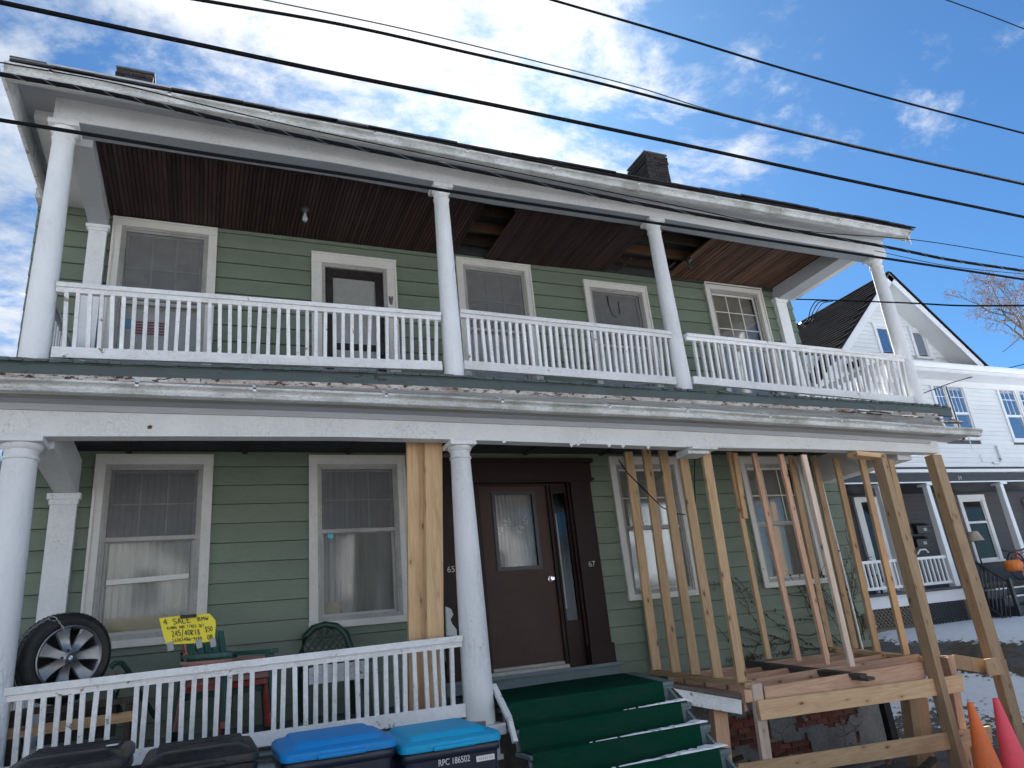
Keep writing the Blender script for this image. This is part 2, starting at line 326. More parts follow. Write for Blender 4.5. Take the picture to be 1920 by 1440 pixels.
# ------------------------------------------------------------------ mesh helpers
class MB:
    def __init__(s): s.v = []; s.f = []; s.sm = False
    def quad(s, a, b, c, d):
        i = len(s.v); s.v += [Vector(a), Vector(b), Vector(c), Vector(d)]; s.f.append((i, i+1, i+2, i+3)); return s
    def box(s, x0, x1, y0, y1, z0, z1):
        x0, x1 = min(x0, x1), max(x0, x1); y0, y1 = min(y0, y1), max(y0, y1); z0, z1 = min(z0, z1), max(z0, z1)
        return s.hexa([(x0,y0,z0),(x1,y0,z0),(x1,y1,z0),(x0,y1,z0)], [(x0,y0,z1),(x1,y0,z1),(x1,y1,z1),(x0,y1,z1)])
    def hexa(s, bot, top):
        n = len(bot); i = len(s.v); s.v += [Vector(p) for p in bot] + [Vector(p) for p in top]
        s.f.append(tuple(i + k for k in reversed(range(n)))); s.f.append(tuple(i + n + k for k in range(n)))
        for k in range(n):
            j = (k + 1) % n; s.f.append((i + k, i + j, i + n + j, i + n + k))
        return s
    def bar(s, p0, p1, w, t, up=(0, 1, 0)):
        """rectangular bar from p0 to p1: w across, t along 'up'"""
        p0 = Vector(p0); p1 = Vector(p1); d = (p1 - p0).normalized(); u = Vector(up); u = (u - d * u.dot(d)).normalized(); r = d.cross(u)
        q = [(-w/2, -t/2), (w/2, -t/2), (w/2, t/2), (-w/2, t/2)]
        return s.hexa([p0 + r*a + u*b for a, b in q], [p1 + r*a + u*b for a, b in q])
    def sweep(s, pts, prof, closed=True):
        """profile in (y,z) swept along polyline that runs mainly in x"""
        i = len(s.v); n = len(prof); m = len(pts)
        for p in pts:
            for a, b in prof: s.v.append(Vector((p[0], p[1] + a, p[2] + b)))
        for k in range(m - 1):
            for j in range(n if closed else n - 1):
                j2 = (j + 1) % n
                s.f.append((i + k*n + j, i + (k+1)*n + j, i + (k+1)*n + j2, i + k*n + j2))
        if closed:
            s.f.append(tuple(i + j for j in range(n))); s.f.append(tuple(i + (m-1)*n + j for j in reversed(range(n))))
        return s
    def tube(s, pts, r, n=8, caps=True, r1=None):
        pts = [Vector(p) for p in pts]; i = len(s.v); m = len(pts)
        up = Vector((0, 0, 1))
        for k, p in enumerate(pts):
            d = (pts[min(k+1, m-1)] - pts[max(k-1, 0)]).normalized()
            a = d.cross(up) if abs(d.dot(up)) < .95 else d.cross(Vector((1, 0, 0))); a.normalize(); c = d.cross(a)
            rr = r if r1 is None else r + (r1 - r) * k / max(1, m - 1)
            for j in range(n):
                t = 2 * math.pi * j / n; s.v.append(p + a * rr * math.cos(t) + c * rr * math.sin(t))
        for k in range(m - 1):
            for j in range(n):
                j2 = (j + 1) % n; s.f.append((i + k*n + j, i + k*n + j2, i + (k+1)*n + j2, i + (k+1)*n + j))
        if caps: s.f.append(tuple(i + j for j in reversed(range(n)))); s.f.append(tuple(i + (m-1)*n + j for j in range(n)))
        s.sm = True; return s
    def lathe(s, c, prof, n=28, mtx=None, caps=True):
        """prof list of (r, z) revolved round z at c"""
        i = len(s.v); m = len(prof); c = Vector(c)
        for r, z in prof:
            for j in range(n):
                t = 2 * math.pi * j / n; p = Vector((r * math.cos(t), r * math.sin(t), z))
                if mtx is not None: p = mtx @ p
                s.v.append(c + p)
        for k in range(m - 1):
            for j in range(n):
                j2 = (j + 1) % n; s.f.append((i + k*n + j, i + k*n + j2, i + (k+1)*n + j2, i + (k+1)*n + j))
        if caps and prof[0][0] > 1e-4: s.f.append(tuple(i + j for j in reversed(range(n))))
        if caps and prof[-1][0] > 1e-4: s.f.append(tuple(i + (m-1)*n + j for j in range(n)))
        s.sm = True; return s
    def prism(s, poly, y0, y1):
        """polygon [(x,z)] extruded from y0 to y1"""
        return s.hexa([(x, y0, z) for x, z in poly], [(x, y1, z) for x, z in poly])
    def sphere(s, c, r, n=12, sq=(1, 1, 1)):
        pr = [(r * math.sin(math.pi * k / n) * 1, -r * math.cos(math.pi * k / n)) for k in range(n + 1)]
        mt = Matrix.Diagonal(Vector(sq)); return s.lathe(c, pr, n * 2, mt)

WL = {}
def obj(name, mb, mat, parent=None, smooth=None, bevel=0, kind=None, label=None):
    vs_ = mb.v; lo = Vector([min(v[i] for v in vs_) for i in range(3)]); hi = Vector([max(v[i] for v in vs_) for i in range(3)])
    c = (lo + hi) / 2
    if parent is None: c.z = lo.z
    me = bpy.data.meshes.new(name); me.from_pydata([v - c for v in vs_], [], mb.f); me.validate()
    bm = bmesh.new(); bm.from_mesh(me)
    if mb.sm or smooth: bmesh.ops.remove_doubles(bm, verts=bm.verts, dist=1e-5)
    bmesh.ops.recalc_face_normals(bm, faces=bm.faces); bm.to_mesh(me); bm.free()
    me.materials.append(mat if not isinstance(mat, str) else M[mat])
    o = bpy.data.objects.new(name, me); COL.objects.link(o)
    if parent is not None: o.parent = parent; o.location = c - WL[parent.name]
    else: o.location = c
    WL[o.name] = c.copy()
    sm = mb.sm if smooth is None else smooth
    if sm:
        for p in me.polygons: p.use_smooth = True
        try: me.set_sharp_from_angle(angle=R_(40))
        except Exception: pass
    if bevel:
        b = o.modifiers.new('bevel', 'BEVEL'); b.width = bevel; b.segments = 2; b.limit_method = 'ANGLE'
    if kind: o['kind'] = kind
    if label: o['label'] = label
    return o
def link_copy(name, src, parent, world_loc, rot=None):
    """another object sharing src's mesh"""
    o = bpy.data.objects.new(name, src.data); COL.objects.link(o); o.parent = parent
    o.location = Vector(world_loc) - WL[parent.name]; WL[o.name] = Vector(world_loc)
    if rot: o.rotation_euler = rot
    return o
def thing(name, label, cat, loc, group=None):
    o = bpy.data.objects.new(name, None); COL.objects.link(o); o.location = loc; WL[o.name] = Vector(loc)
    o.empty_display_size = .3
    o['label'] = label; o['category'] = cat
    if group: o['group'] = group
    return o
def tag(o, label, cat, group=None):
    o['label'] = label; o['category'] = cat
    if group: o['group'] = group
    return o
def struct(name, mb, mat, **k): return obj(name, mb, mat, None, kind='structure', **k)
def lerp(a, b, t): return a + (b - a) * t
def interp(pts, x):
    for (x0, z0), (x1, z1) in zip(pts, pts[1:]):
        if x <= x1 or (x1, z1) == pts[-1]: return z0 + (z1 - z0) * (x - x0) / (x1 - x0)
def textmesh(name, body, size, mat, parent, place, ext=.001):
    """place: 4x4 matrix in world space (text lies in its xy plane)"""
    cu = bpy.data.curves.new(name, 'FONT'); cu.body = body; cu.size = size; cu.extrude = ext
    to = bpy.data.objects.new(name, cu); COL.objects.link(to)
    dg = bpy.context.evaluated_depsgraph_get(); dg.update()
    me = bpy.data.meshes.new_from_object(to.evaluated_get(dg)); bpy.data.objects.remove(to)
    mb = MB(); mb.v = [place @ v.co for v in me.vertices]; mb.f = [tuple(p.vertices) for p in me.polygons]
    return obj(name, mb, mat, parent)
FRONT = Matrix.Rotation(R_(90), 4, 'X')     # text standing upright, readable from -y

# ------------------------------------------------------------------ terrain
def sstep(a, b, x):
    t = max(0, min(1, (x - a) / (b - a))); return t * t * (3 - 2 * t)
def gz(x, y):
    z = -.98 - .42 * sstep(5.5, 10.5, x) + .12 * sstep(-2, -6, y) * sstep(5, 11, x)
    rise = sstep(11.0, 16.0, x + .35 * y) * sstep(-7, 2, y)
    z = lerp(z, -.02, rise)
    z = lerp(z, -1.15, sstep(-6.5, -8.5, y))
    z += (1 - sstep(-6.5, -8.5, y)) * .012 * noise.noise(Vector((x * 1.3, y * 1.3, 0))) + (1 - sstep(-6.5, -8.5, y)) * .02 * noise.noise(Vector((x * .4, y * .4, 3)))
    return z
def ground():
    mb = MB(); xs = []; ys = []
    def axis(a, b, step, far):
        o = [a + i * step for i in range(int((b - a) / step) + 1)]
        lo = [a - f for f in far][::-1]; hi = [o[-1] + f for f in far]; return lo + o + hi
    far = [1, 2.5, 5, 10, 20, 40, 90, 200, 420]
    xs = axis(-2, 26, .25, far); ys = axis(-7, 8, .25, far)
    sn = []
    for y in ys:
        for x in xs:
            mb.v.append(Vector((x, y, gz(x, y))))
            d = x + .35 * y
            s = .90 * sstep(14.4, 15.3, d)                      # lawn by the neighbour
            s += .62 * math.exp(-((d - 13.1) / .55) ** 2)
            s -= .30 * math.exp(-((d - 14.2) / .35) ** 2)
            s += .20 + .20 * sstep(8.5, 12.2, d) * (1 - sstep(12.2, 13.0, d))
            if y < -7.5: s = .42
            if y < -19: s = 1.0
            if y > 2.2: s -= .35 * (1 - sstep(2.6, 3.4, abs(y - 3.2) + 2.4))
            sn.append(s)
    nx = len(xs)
    for j in range(len(ys) - 1):
        for i in range(nx - 1): a = j * nx + i; mb.f.append((a, a + 1, a + nx + 1, a + nx))
    o = struct('ground', mb, 'ground', smooth=True)
    at_ = o.data.attributes.new('snow', 'FLOAT', 'POINT')
    at_.data.foreach_set('value', sn)
ground()

# ------------------------------------------------------------------ main house : shell, walls
house = thing('porch_house', 'green clapboard two-storey house with white columned double porch and sagging gutters', 'house', (5.1, 0, -1.2))
HX0, HX1 = -.50, 10.62
def ceil_u(x): return interp([(-1, 5.72), (5.6, 5.745), (10, 5.835), (11, 5.85)], x)
wallmb = MB()
wallmb.box(HX0, HX0 + .12, .03, 8, -1.5, 6.3).box(HX1 - .12, HX1, .03, 8, -1.5, 6.3).box(HX0, HX1, 7.9, 8.0, -1.5, 6.3).box(HX0 + .12, HX1 - .12, .9, 1.0, -1.4, 6.3)
wallmb.box(HX0, HX1, .01, .9, 2.90, 3.35)
wall = obj('wall', wallmb, 'dark', house)
LOW = [(.335, 1.445, .905, 2.835), (2.475, 3.59, .915, 2.835), (3.98, 6.12, .08, 2.80), (6.475, 7.62, .92, 2.83), (8.72, 9.93, .93, 2.84)]
UPP = [(.264, 1.376, 3.6, 5.705), (2.511, 3.596, 3.3, 5.535), (4.473, 5.605, 3.6, 5.712), (6.482, 7.593, 3.6, 5.578), (8.77, 9.955, 3.6, 5.80)]
PITCH = .2086
def clap_piece(x0, x1, z0, z1, zr, xr0=None):
    """one piece of a clapboard whose row starts at zr"""
    def yf(z): return -.028 + .024 * (z - zr) / PITCH
    mb = MB()
    prof = [(yf(z0), z0), (yf(z1), z1), (.02, z1), (.02, z0)]
    mb.hexa([(x0, a, b) for a, b in prof], [(x1, a, b) for a, b in prof]); return mb
def claps(ops, za, zb, ph):
    k = math.floor((za - ph) / PITCH)
    while ph + k * PITCH < zb:
        zr = ph + k * PITCH; z0 = max(zr, za); z1 = min(zr + PITCH - .0045, zb); k += 1
        if z1 - z0 < .01: continue
        cuts = sorted((o[0], o[1], o[2], o[3]) for o in ops if o[2] < z1 and o[3] > z0)
        x = HX0; segs = []
        for o in cuts:
            if o[0] > x: segs.append((x, o[0] + .01, z0, z1))
            if z1 > o[3]: segs.append((o[0], o[1], o[3], z1))
            if z0 < o[2]: segs.append((o[0], o[1], z0, o[2]))
            x = o[1] - .01
        segs.append((x, HX1, z0, z1))
        for s in segs:
            # long runs are made of butted boards
            L = s[1] - s[0]
            if s[3] - s[2] < .012: continue
            n = 1 if L < 3 else 2
            xs = [s[0]] + ([s[0] + L * random.uniform(.35, .65)] if n == 2 else []) + [s[1]]
            for a, b in zip(xs, xs[1:]):
                obj('clapboard', clap_piece(a + .0015, b - .0015, s[2], s[3], zr), 'green', wall)
claps(LOW, -.02, 2.92, 1.042 % PITCH)
claps(UPP, 3.2, 5.86, 5.057 % PITCH)
# corner conduit and corner edge
obj('conduit', MB().tube([(10.262, -.05, -.1), (10.27, -.05, 1.4), (10.262, -.05, 2.86)], .017), 'white', house)

# ------------------------------------------------------------------ windows
def window(par, x0, x1, z0, z1, cw=.088, head=.105, sill=.07, fw=.052, meet=.53, up=(3, 2), lo=None, screen=False, back='blind', backlo=None, gl='glass', frame='frame', name='window', munt=.016, lowtop=None, y=0):
    """double hung window; returns the casing object (sub-parts hang from it)"""
    cm = MB()
    cm.box(x0, x0 + cw, y - .048, y + .01, z0 + sill, z1 - head).box(x1 - cw, x1, y - .048, y + .01, z0 + sill, z1 - head)
    cm.box(x0 - .006, x1 + .006, y - .052, y + .01, z1 - head, z1).box(x0 - .012, x1 + .012, y - .07, y + .02, z0, z0 + sill)
    cm.box(x0 - .008, x0 + .018, y - .062, y - .045, z0 + sill, z1 - .02).box(x1 - .018, x1 + .008, y - .062, y - .045, z0 + sill, z1 - .02).box(x0 - .008, x1 + .008, y - .066, y - .048, z1 - .022, z1 + .002)
    w = obj(name, cm, 'trim', par)
    a0, a1, b0, b1 = x0 + cw, x1 - cw, z0 + sill, z1 - head
    f = MB()
    for (p, q, r_, s_) in ((0, fw * .55, -.034, 0), (fw * .55, fw, -.018, 0)):
        f.box(a0 + p, a0 + q, y + r_, y + .06, b0, b1).box(a1 - q, a1 - p, y + r_, y + .06, b0, b1)
        f.box(a0 + q, a1 - q, y + r_ + .003, y + .06, b1 - q, b1 - p).box(a0 + q, a1 - q, y + r_ + .003, y + .06, b0 + p, b0 + q)
    zm = lerp(b0, b1, meet)
    f.box(a0 + fw, a1 - fw, y - .010, y + .05, zm - .024, zm + .018)
    obj('frame', f, frame, w)
    a0 += fw; a1 -= fw; b0 += fw; b1 -= fw
    def lights(za, zb, cols, rows, yy, rail=.028):
        s = MB(); s.box(a0, a0 + rail, yy - .01, yy + .015, za, zb).box(a1 - rail, a1, yy - .01, yy + .015, za, zb)
        s.box(a0 + rail, a1 - rail, yy - .009, yy + .014, za, za + rail).box(a0 + rail, a1 - rail, yy - .009, yy + .014, zb - rail, zb)
        px0, px1, pz0, pz1 = a0 + rail, a1 - rail, za + rail, zb - rail
        for c in range(1, cols): xx = lerp(px0, px1, c / cols); s.box(xx - munt / 2, xx + munt / 2, yy - .006, yy + .011, pz0, pz1)
        for r in range(1, rows): zz = lerp(pz0, pz1, r / rows); s.box(px0, px1, yy - .004, yy + .009, zz - munt / 2, zz + munt / 2)
        obj('sash', s, 'muntin' if screen else 'trim', w)
        dw = (px1 - px0) / cols; dh = (pz1 - pz0) / rows; first = None
        for c in range(cols):
            for r in range(rows):
                q = MB().box(px0 + c*dw + munt/2 - .003, px0 + (c+1)*dw - munt/2 + .003, yy, yy + .004, pz0 + r*dh + munt/2 - .003, pz0 + (r+1)*dh - munt/2 + .003)
                obj('pane', q, gl, w)
    lights(zm, b1, up[0], up[1], y + .03)
    lc, lr = lo or (1, 1)
    lights(b0, zm, lc, lr, y + .055)
    if screen:
        obj('insect_screen', MB().box(a0, a1, y - .003, y - .001, zm + .02, b1), M['screenmesh'], w)
    # room behind
    obj('room_recess', MB().quad((a0-.1, y+.75, b0-.1), (a1+.1, y+.75, b0-.1), (a1+.1, y+.75, b1+.1), (a0-.1, y+.75, b1+.1)), 'room', w)
    def cover(kind, za, zb):
        if kind == 'none': return
        if kind.startswith('blind'):
            bl = MB(); n = int((zb - za) / .032)
            for i in range(n):
                z = za + (i + .5) * (zb - za) / n
                bl.hexa([(a0+.01, y+.105, z-.019), (a1-.01, y+.105, z-.019), (a1-.01, y+.108, z-.018), (a0+.01, y+.108, z-.018)],
                        [(a0+.01, y+.088, z+.015), (a1-.01, y+.088, z+.015), (a1-.01, y+.091, z+.016), (a0+.01, y+.091, z+.016)])
            o = obj('blind_slats', bl, 'blindwarm' if 'warm' in kind else 'blind', w); o['kind'] = 'stuff'
        else:
            cu = MB(); n = 40; 
            for i in range(n):
                xa, xb = lerp(a0, a1, i / n), lerp(a0, a1, (i + 1) / n)
                ya, yb = [y + .11 + .012 * math.sin(t * 2.1) + .006 * math.sin(t * 5.3) for t in (i, i + 1)]
                cu.quad((xa, ya, za), (xb, yb, za), (xb, yb, zb), (xa, ya, zb))
            cu.sm = True; obj('curtain', cu, kind, w)
    cover(back, zm + .01, b1); cover(backlo or back, b0, zm)
    return w
def screen_mat():
    m = bpy.data.materials.new('screen_mesh'); m.use_nodes = True; nt = m.node_tree; N = nt.nodes; L = nt.links; N.clear()
    out = N.new('ShaderNodeOutputMaterial'); tr = N.new('ShaderNodeBsdfTransparent'); d = N.new('ShaderNodeBsdfDiffuse')
    d.inputs[0].default_value = (.20, .205, .21, 1); mx = N.new('ShaderNodeMixShader')
    v = coords(nt, rnd=False); mx.inputs[0].default_value = .45
    L.new(mrange(nt, ntex(nt, v, 6, 3), .3, .7, .36, .50), mx.inputs[0])
    L.new(tr.outputs[0], mx.inputs[1]); L.new(d.outputs[0], mx.inputs[2]); L.new(mx.outputs[0], out.inputs[0]); return m
M['screenmesh'] = screen_mat()
# lower storey
x0, x1, z0, z1 = LOW[0]; w = window(house, x0, x1, z0, z1, up=(3, 2), back='curtain_d', backlo='curtain', meet=.56, screen=True)
a = w; obj('raised_rail', MB().bar((x0+.18, .04, z0+.63), (x1-.18, .04, z0+.655), .05, .03), 'trim', w)
obj('sill_clutter', MB().box(x0+.2, x0+.75, .085, .10, z0+.14, z0+.29).box(x0+.80, x0+.92, .085, .12, z0+.14, z0+.22), 'toy', w)
x0, x1, z0, z1 = LOW[1]; w = window(house, x0, x1, z0, z1, up=(3, 2), back='curtain_d', backlo='curtain', meet=.56, munt=.010, screen=True)
obj('sticker', MB().lathe((x0+.24, .028, z0+1.0), [(.0, 0), (.034, 0), (.034, .002), (0, .002)], 16, Matrix.Rotation(R_(90), 3, 'X')), 'sticker', w)
t = MB(); t.sphere((x0+.27, .085, z0+.21), .085, 8, (1.1, .25, .85)); obj('cushion', t, 'toy', w)
obj('side_curtain', MB().box(x0+.62, x0+.95, .075, .09, z0+.13, z0+1.05), 'curtain_d', w)
x0, x1, z0, z1 = LOW[3]; window(house, x0, x1, z0, z1, up=(3, 2), back='blind', meet=.5, gl='glass_hi')
x0, x1, z0, z1 = LOW[4]; w = window(house, x0, x1, z0, z1, up=(3, 2), back='blind', meet=.48, gl='glass_hi')
# upper storey
x0, x1, z0, z1 = UPP[0]; w = window(house, x0, x1, z0, z1, up=(3, 2), screen=True, back='blind', meet=.50, munt=.022)
fl = MB(); 
for i in range(5): fl.box(x0+.30, x0+.62, .074, .079, 4.42 - .035*i, 4.44 - .035*i)
obj('striped_flag', fl, 'resin_r', w); obj('flag_canton', MB().box(x0+.17, x0+.30, .074, .079, 4.34, 4.46), 'sticker', w)
x0, x1, z0, z1 = UPP[2]; window(house, x0, x1, z0, z1, up=(3, 2), screen=True, back='blind', meet=.50, munt=.022)
x0, x1, z0, z1 = UPP[3]; w = window(house, x0, x1, z0, z1, up=(1, 1), screen=True, back='blind', meet=.48)
cd_ = MB(); cd_.tube([(x0+.40, -.01, z1-.22), (x0+.40, -.015, z1-.36)], .009).tube([(x0+.40, -.02, z1-.36), (x0+.43, -.02, z1-.52), (x0+.50, -.02, z1-.57), (x0+.57, -.02, z1-.50), (x0+.58, -.02, z1-.30)], .005)
obj('sash_cord', cd_, 'cable', w)
x0, x1, z0, z1 = UPP[4]; window(house, x0, x1, z0, z1, up=(3, 3), back='blind_warm', backlo='blind', meet=.50, gl='glass_hi')
# upper balcony door
x0, x1, z0, z1 = UPP[1]
dr = MB(); dr.box(x0, x0+.12, -.048, .01, z0, z1-.14).box(x1-.12, x1, -.048, .01, z0, z1-.14).box(x0-.006, x1+.006, -.052, .01, z1-.14, z1).box(x0-.01, x1+.01, -.065, -.045, z1-.02, z1+.005)
dr.box(x0-.008, x0+.018, -.062, -.045, z0, z1-.02).box(x1-.018, x1+.008, -.062, -.045, z0, z1-.02)
ud = obj('balcony_door', dr, 'trim', house)
fm = MB(); fm.box(x0+.12, x0+.165, -.03, .06, z0, z1-.14).box(x1-.165, x1-.12, -.03, .06, z0, z1-.14).box(x0+.165, x1-.165, -.028, .06, z1-.185, z1-.14)
obj('frame', fm, 'frame', ud)
fm = MB(); a0, a1, zt = x0+.167, x1-.167, z1-.187
fm.box(a0, a0+.10, .0, .04, z0, zt).box(a1-.10, a1, .0, .04, z0, zt).box(a0+.1, a1-.1, .002, .038, zt-.12, zt).box(a0+.1, a1-.1, .002, .038, z0, z0+.5).box(a0+.1, a1-.1, .003, .037, 4.22, 4.30)
obj('door_leaf', fm, 'doorblack', ud)
obj('pane', MB().box(a0+.1, a1-.1, .02, .024, z0+.5, zt-.12), 'glass', ud)
obj('door_blind', MB().box(a0+.1, a1-.1, .030, .034, z0+.5, zt-.12), 'blind', ud)
obj('handle', MB().box(a1-.07, a1-.03, -.05, 0, 4.15, 4.32), 'blackmetal', ud)
obj('room_recess', MB().quad((x0, .6, z0), (x1, .6, z0), (x1, .6, z1), (x0, .6, z1)), 'room', ud)

# ------------------------------------------------------------------ entrance
ent = MB()
EX0, EX1 = 3.98, 6.12
ent.box(EX0, EX0+.30, -.06, .03, .22, 2.48).box(EX1-.30, EX1, -.06, .03, .22, 2.48)       # pilasters
ent.box(EX0-.02, EX0+.32, -.085, .03, .22, .45).box(EX1-.32, EX1+.02, -.085, .03, .22, .45)
ent.box(EX0-.02, EX1+.02, -.09, .03, 2.48, 2.74).box(EX0-.05, EX1+.05, -.13, .03, 2.74, 2.79).box(EX0-.05, EX1+.05, -.10, -.09, 2.50, 2.53)
en = obj('entrance', ent, 'maroon', house)
inn = MB()
inn.box(4.28, 4.40, -.02, .10, .22, 2.48).box(5.545, 5.565, .0, .10, .22, 2.48).box(5.50, 5.545, .02, .10, .22, 2.48)
inn.box(5.79, 5.89, -.02, .10, .22, 2.48).box(5.565, 5.79, .04, .08, .22, .76).box(5.565, 5.79, .04, .08, 2.36, 2.48).box(5.565, 5.59, .04, .08, .76, 2.36).box(5.765, 5.79, .04, .08, .76, 2.36)
inn.box(5.84, 5.86, -.035, -.02, .22, 2.48).box(4.40, 5.50, .02, .10, 2.46, 2.48)
obj('sidelight_frame', inn, 'maroon', en)
obj('pane', MB().box(5.585, 5.77, .06, .064, .75, 2.37), 'glass', en)
obj('room_recess', MB().quad((5.5, .4, .5), (5.85, .4, .5), (5.85, .4, 2.5), (5.5, .4, 2.5)), 'room', en)
lace = MB(); lace.box(5.60, 5.63, .075, .08, .9, 2.1); obj('lace_strip', lace, 'curtain', en)
D0, D1, DZ0, DZ1 = 4.545, 5.50, .265, 2.46
inn = MB().box(4.40, 4.545, .0, .10, .22, 2.46); obj('jamb', inn, 'maroon', en)
dm = MB(); gx0, gx1, gz0, gz1 = 4.76, 5.30, 1.44, 2.36
dm.box(D0, gx0, .06, .11, DZ0, DZ1).box(gx1, D1, .06, .11, DZ0, DZ1).box(gx0, gx1, .06, .11, DZ0, gz0).box(gx0, gx1, .06, .11, gz1, DZ1)
door = obj('front_door', dm, 'brown', house)
g = MB(); g.box(gx0-.035, gx0+.01, .045, .062, gz0-.035, gz1+.035).box(gx1-.01, gx1+.035, .045, .062, gz0-.035, gz1+.035).box(gx0+.01, gx1-.01, .046, .062, gz0-.035, gz0+.01).box(gx0+.01, gx1-.01, .046, .062, gz1-.01, gz1+.035)
obj('glazing_bead', g, 'blackmetal', door)
obj('pane', MB().box(gx0, gx1, .08, .084, gz0, gz1), 'glass', door)
cu = MB(); n = 44
for i in range(n):
    xa, xb = lerp(gx0, gx1, i/n), lerp(gx0, gx1, (i+1)/n); ya, yb = [.115 + .010*math.sin(t*1.5) for t in (i, i+1)]
    cu.quad((xa, ya, gz0), (xb, yb, gz0), (xb, yb, gz1), (xa, ya, gz1))
cu.sm = True; obj('lace_curtain', cu, 'curtain', door)
lm = MB()
for i in range(40):
    xx = lerp(gx0+.03, gx1-.03, random.random()); zz = gz0 + .52 + .07*math.sin(xx*22) + random.uniform(-.05, .05)
    lm.sphere((xx, .098, zz), random.uniform(.008, .018), 4, (1, .15, 1))
obj('lace_flowers', lm, 'print', door, kind='stuff')
kn = MB(); kn.lathe((5.435, .06, 1.275), [(.0, -.0), (.036, 0), (.036, .006), (.014, .012), (.014, .03), (.030, .036), (.034, .05), (.026, .064), (0, .068)], 20, Matrix.Rotation(R_(90), 3, 'X'))
obj('door_knob', kn, 'chrome', door)
obj('door_sweep', MB().box(D0, D1, .045, .06, DZ0, DZ0+.035), 'frame', door)
def num(s, x, y, z, size, mat, par, name='house_number'):
    return textmesh(name, s, size, mat, par, Matrix.Translation((x, y, z)) @ FRONT)
num('67', EX1-.19, -.066, 1.38, .10, 'greyprint', en)
num('65', EX0+.06, -.066, 1.42, .10, 'greyprint', en)
st = MB(); st.box(EX0-.05, 6.24, -.10, .06, .185, .222).box(EX0-.03, 6.20, -.06, .05, .04, .185)
obj('door_sill', st, 'stepgrey', house)
obj('threshold', MB().box(4.40, 5.52, -.03, .06, .222, .262), 'frame', house)

# ------------------------------------------------------------------ porch floor, upper deck, beams
def fz(y): return .05 + .0865 * (y / 1.62) if y < 0 else .05      # porch floor slopes to the front
fl = MB(); fl.hexa([(-.55, -1.78, fz(-1.78)-.04), (3.75, -1.78, fz(-1.78)-.04), (3.75, 0, .01), (-.55, 0, .01)], [(-.55, -1.78, fz(-1.78)), (3.75, -1.78, fz(-1.78)), (3.75, 0, .05), (-.55, 0, .05)])
pf = obj('porch_floor', fl, 'porchfloor', house)
for i in range(17):
    x = -.5 + i * .25
    obj('floor_board', MB().hexa([(x+.002, -1.80, fz(-1.8)+.001), (x+.246, -1.80, fz(-1.8)+.001), (x+.246, -.0, .052), (x+.002, 0, .052)], [(x+.002, -1.80, fz(-1.8)+.012), (x+.246, -1.80, fz(-1.8)+.012), (x+.246, 0, .063), (x+.002, 0, .063)]), 'porchfloor', pf)
obj('porch_skirt', MB().box(-.6, 3.88, -1.74, -1.70, -.32, -.075).box(-.6, 3.9, -1.76, -1.69, -.36, -.32), 'white_peel', house)
obj('porch_base_panel', MB().box(-.6, 3.86, -1.72, -1.68, -1.3, -.36), 'stepgrey', house)

deckz = [(-.6, 3.10), (2.5, 3.15), (3.5, 3.157), (6.34, 3.132), (10.6, 3.08), (10.95, 3.05)]
def dz(x): return interp(deckz, x)
xs = [-.62, 0, 1, 2, 3, 3.75, 4.6, 5.5, 6.3, 7.2, 8.1, 9, 9.8, 10.4, 10.93]
dk = MB()
for a, b in zip(xs, xs[1:]):
    dk.hexa([(a, -1.98, dz(a)-.035), (b, -1.98, dz(b)-.035), (b, .0, dz(b)-.02), (a, .0, dz(a)-.02)], [(a, -1.98, dz(a)), (b, -1.98, dz(b)), (b, 0, dz(b)+.05), (a, 0, dz(a)+.05)])
deck = obj('upper_deck', dk, 'deckgreen', house)
# splintered deck board ends along the edge : one by one
x = -.60; k = 0
while x < 10.9:
    wd = .083; o = random.uniform(-.012, .014) - (.03 if (x > 6 and random.random() < .25) else 0)
    if not (x > 7.2 and random.random() < .10):
        z = dz(x) + .001
        obj('deck_board', MB().hexa([(x+.002, -2.005-o, z-.030), (x+wd, -2.005-o, z-.030), (x+wd, -1.60, z-.018), (x+.002, -1.60, z-.018)], [(x+.002, -2.005-o, z-random.uniform(0,.012)), (x+wd, -2.005-o, z-random.uniform(0,.012)), (x+wd, -1.6, z+.012), (x+.002, -1.6, z+.012)]), 'deckgreen', deck)
    x += wd + .003
fa = MB()
for a, b in zip(xs, xs[1:]):
    ja, jb = .0, .0
    fa.hexa([(a, -1.972, dz(a)-.135), (b, -1.972, dz(b)-.135), (b, -1.93, dz(b)-.135), (a, -1.93, dz(a)-.135)], [(a, -1.972, dz(a)-.036), (b, -1.972, dz(b)-.036), (b, -1.93, dz(b)-.036), (a, -1.93, dz(a)-.036)])
obj('deck_fascia', fa, 'deckgreen', house)

# lower gutter line (measured), slightly sagging
def Lz(x): return interp([(-1.2, 2.80), (0, 2.792), (2.48, 2.788), (6.2, 2.739), (8.6, 2.68), (11.3, 2.60)], x)
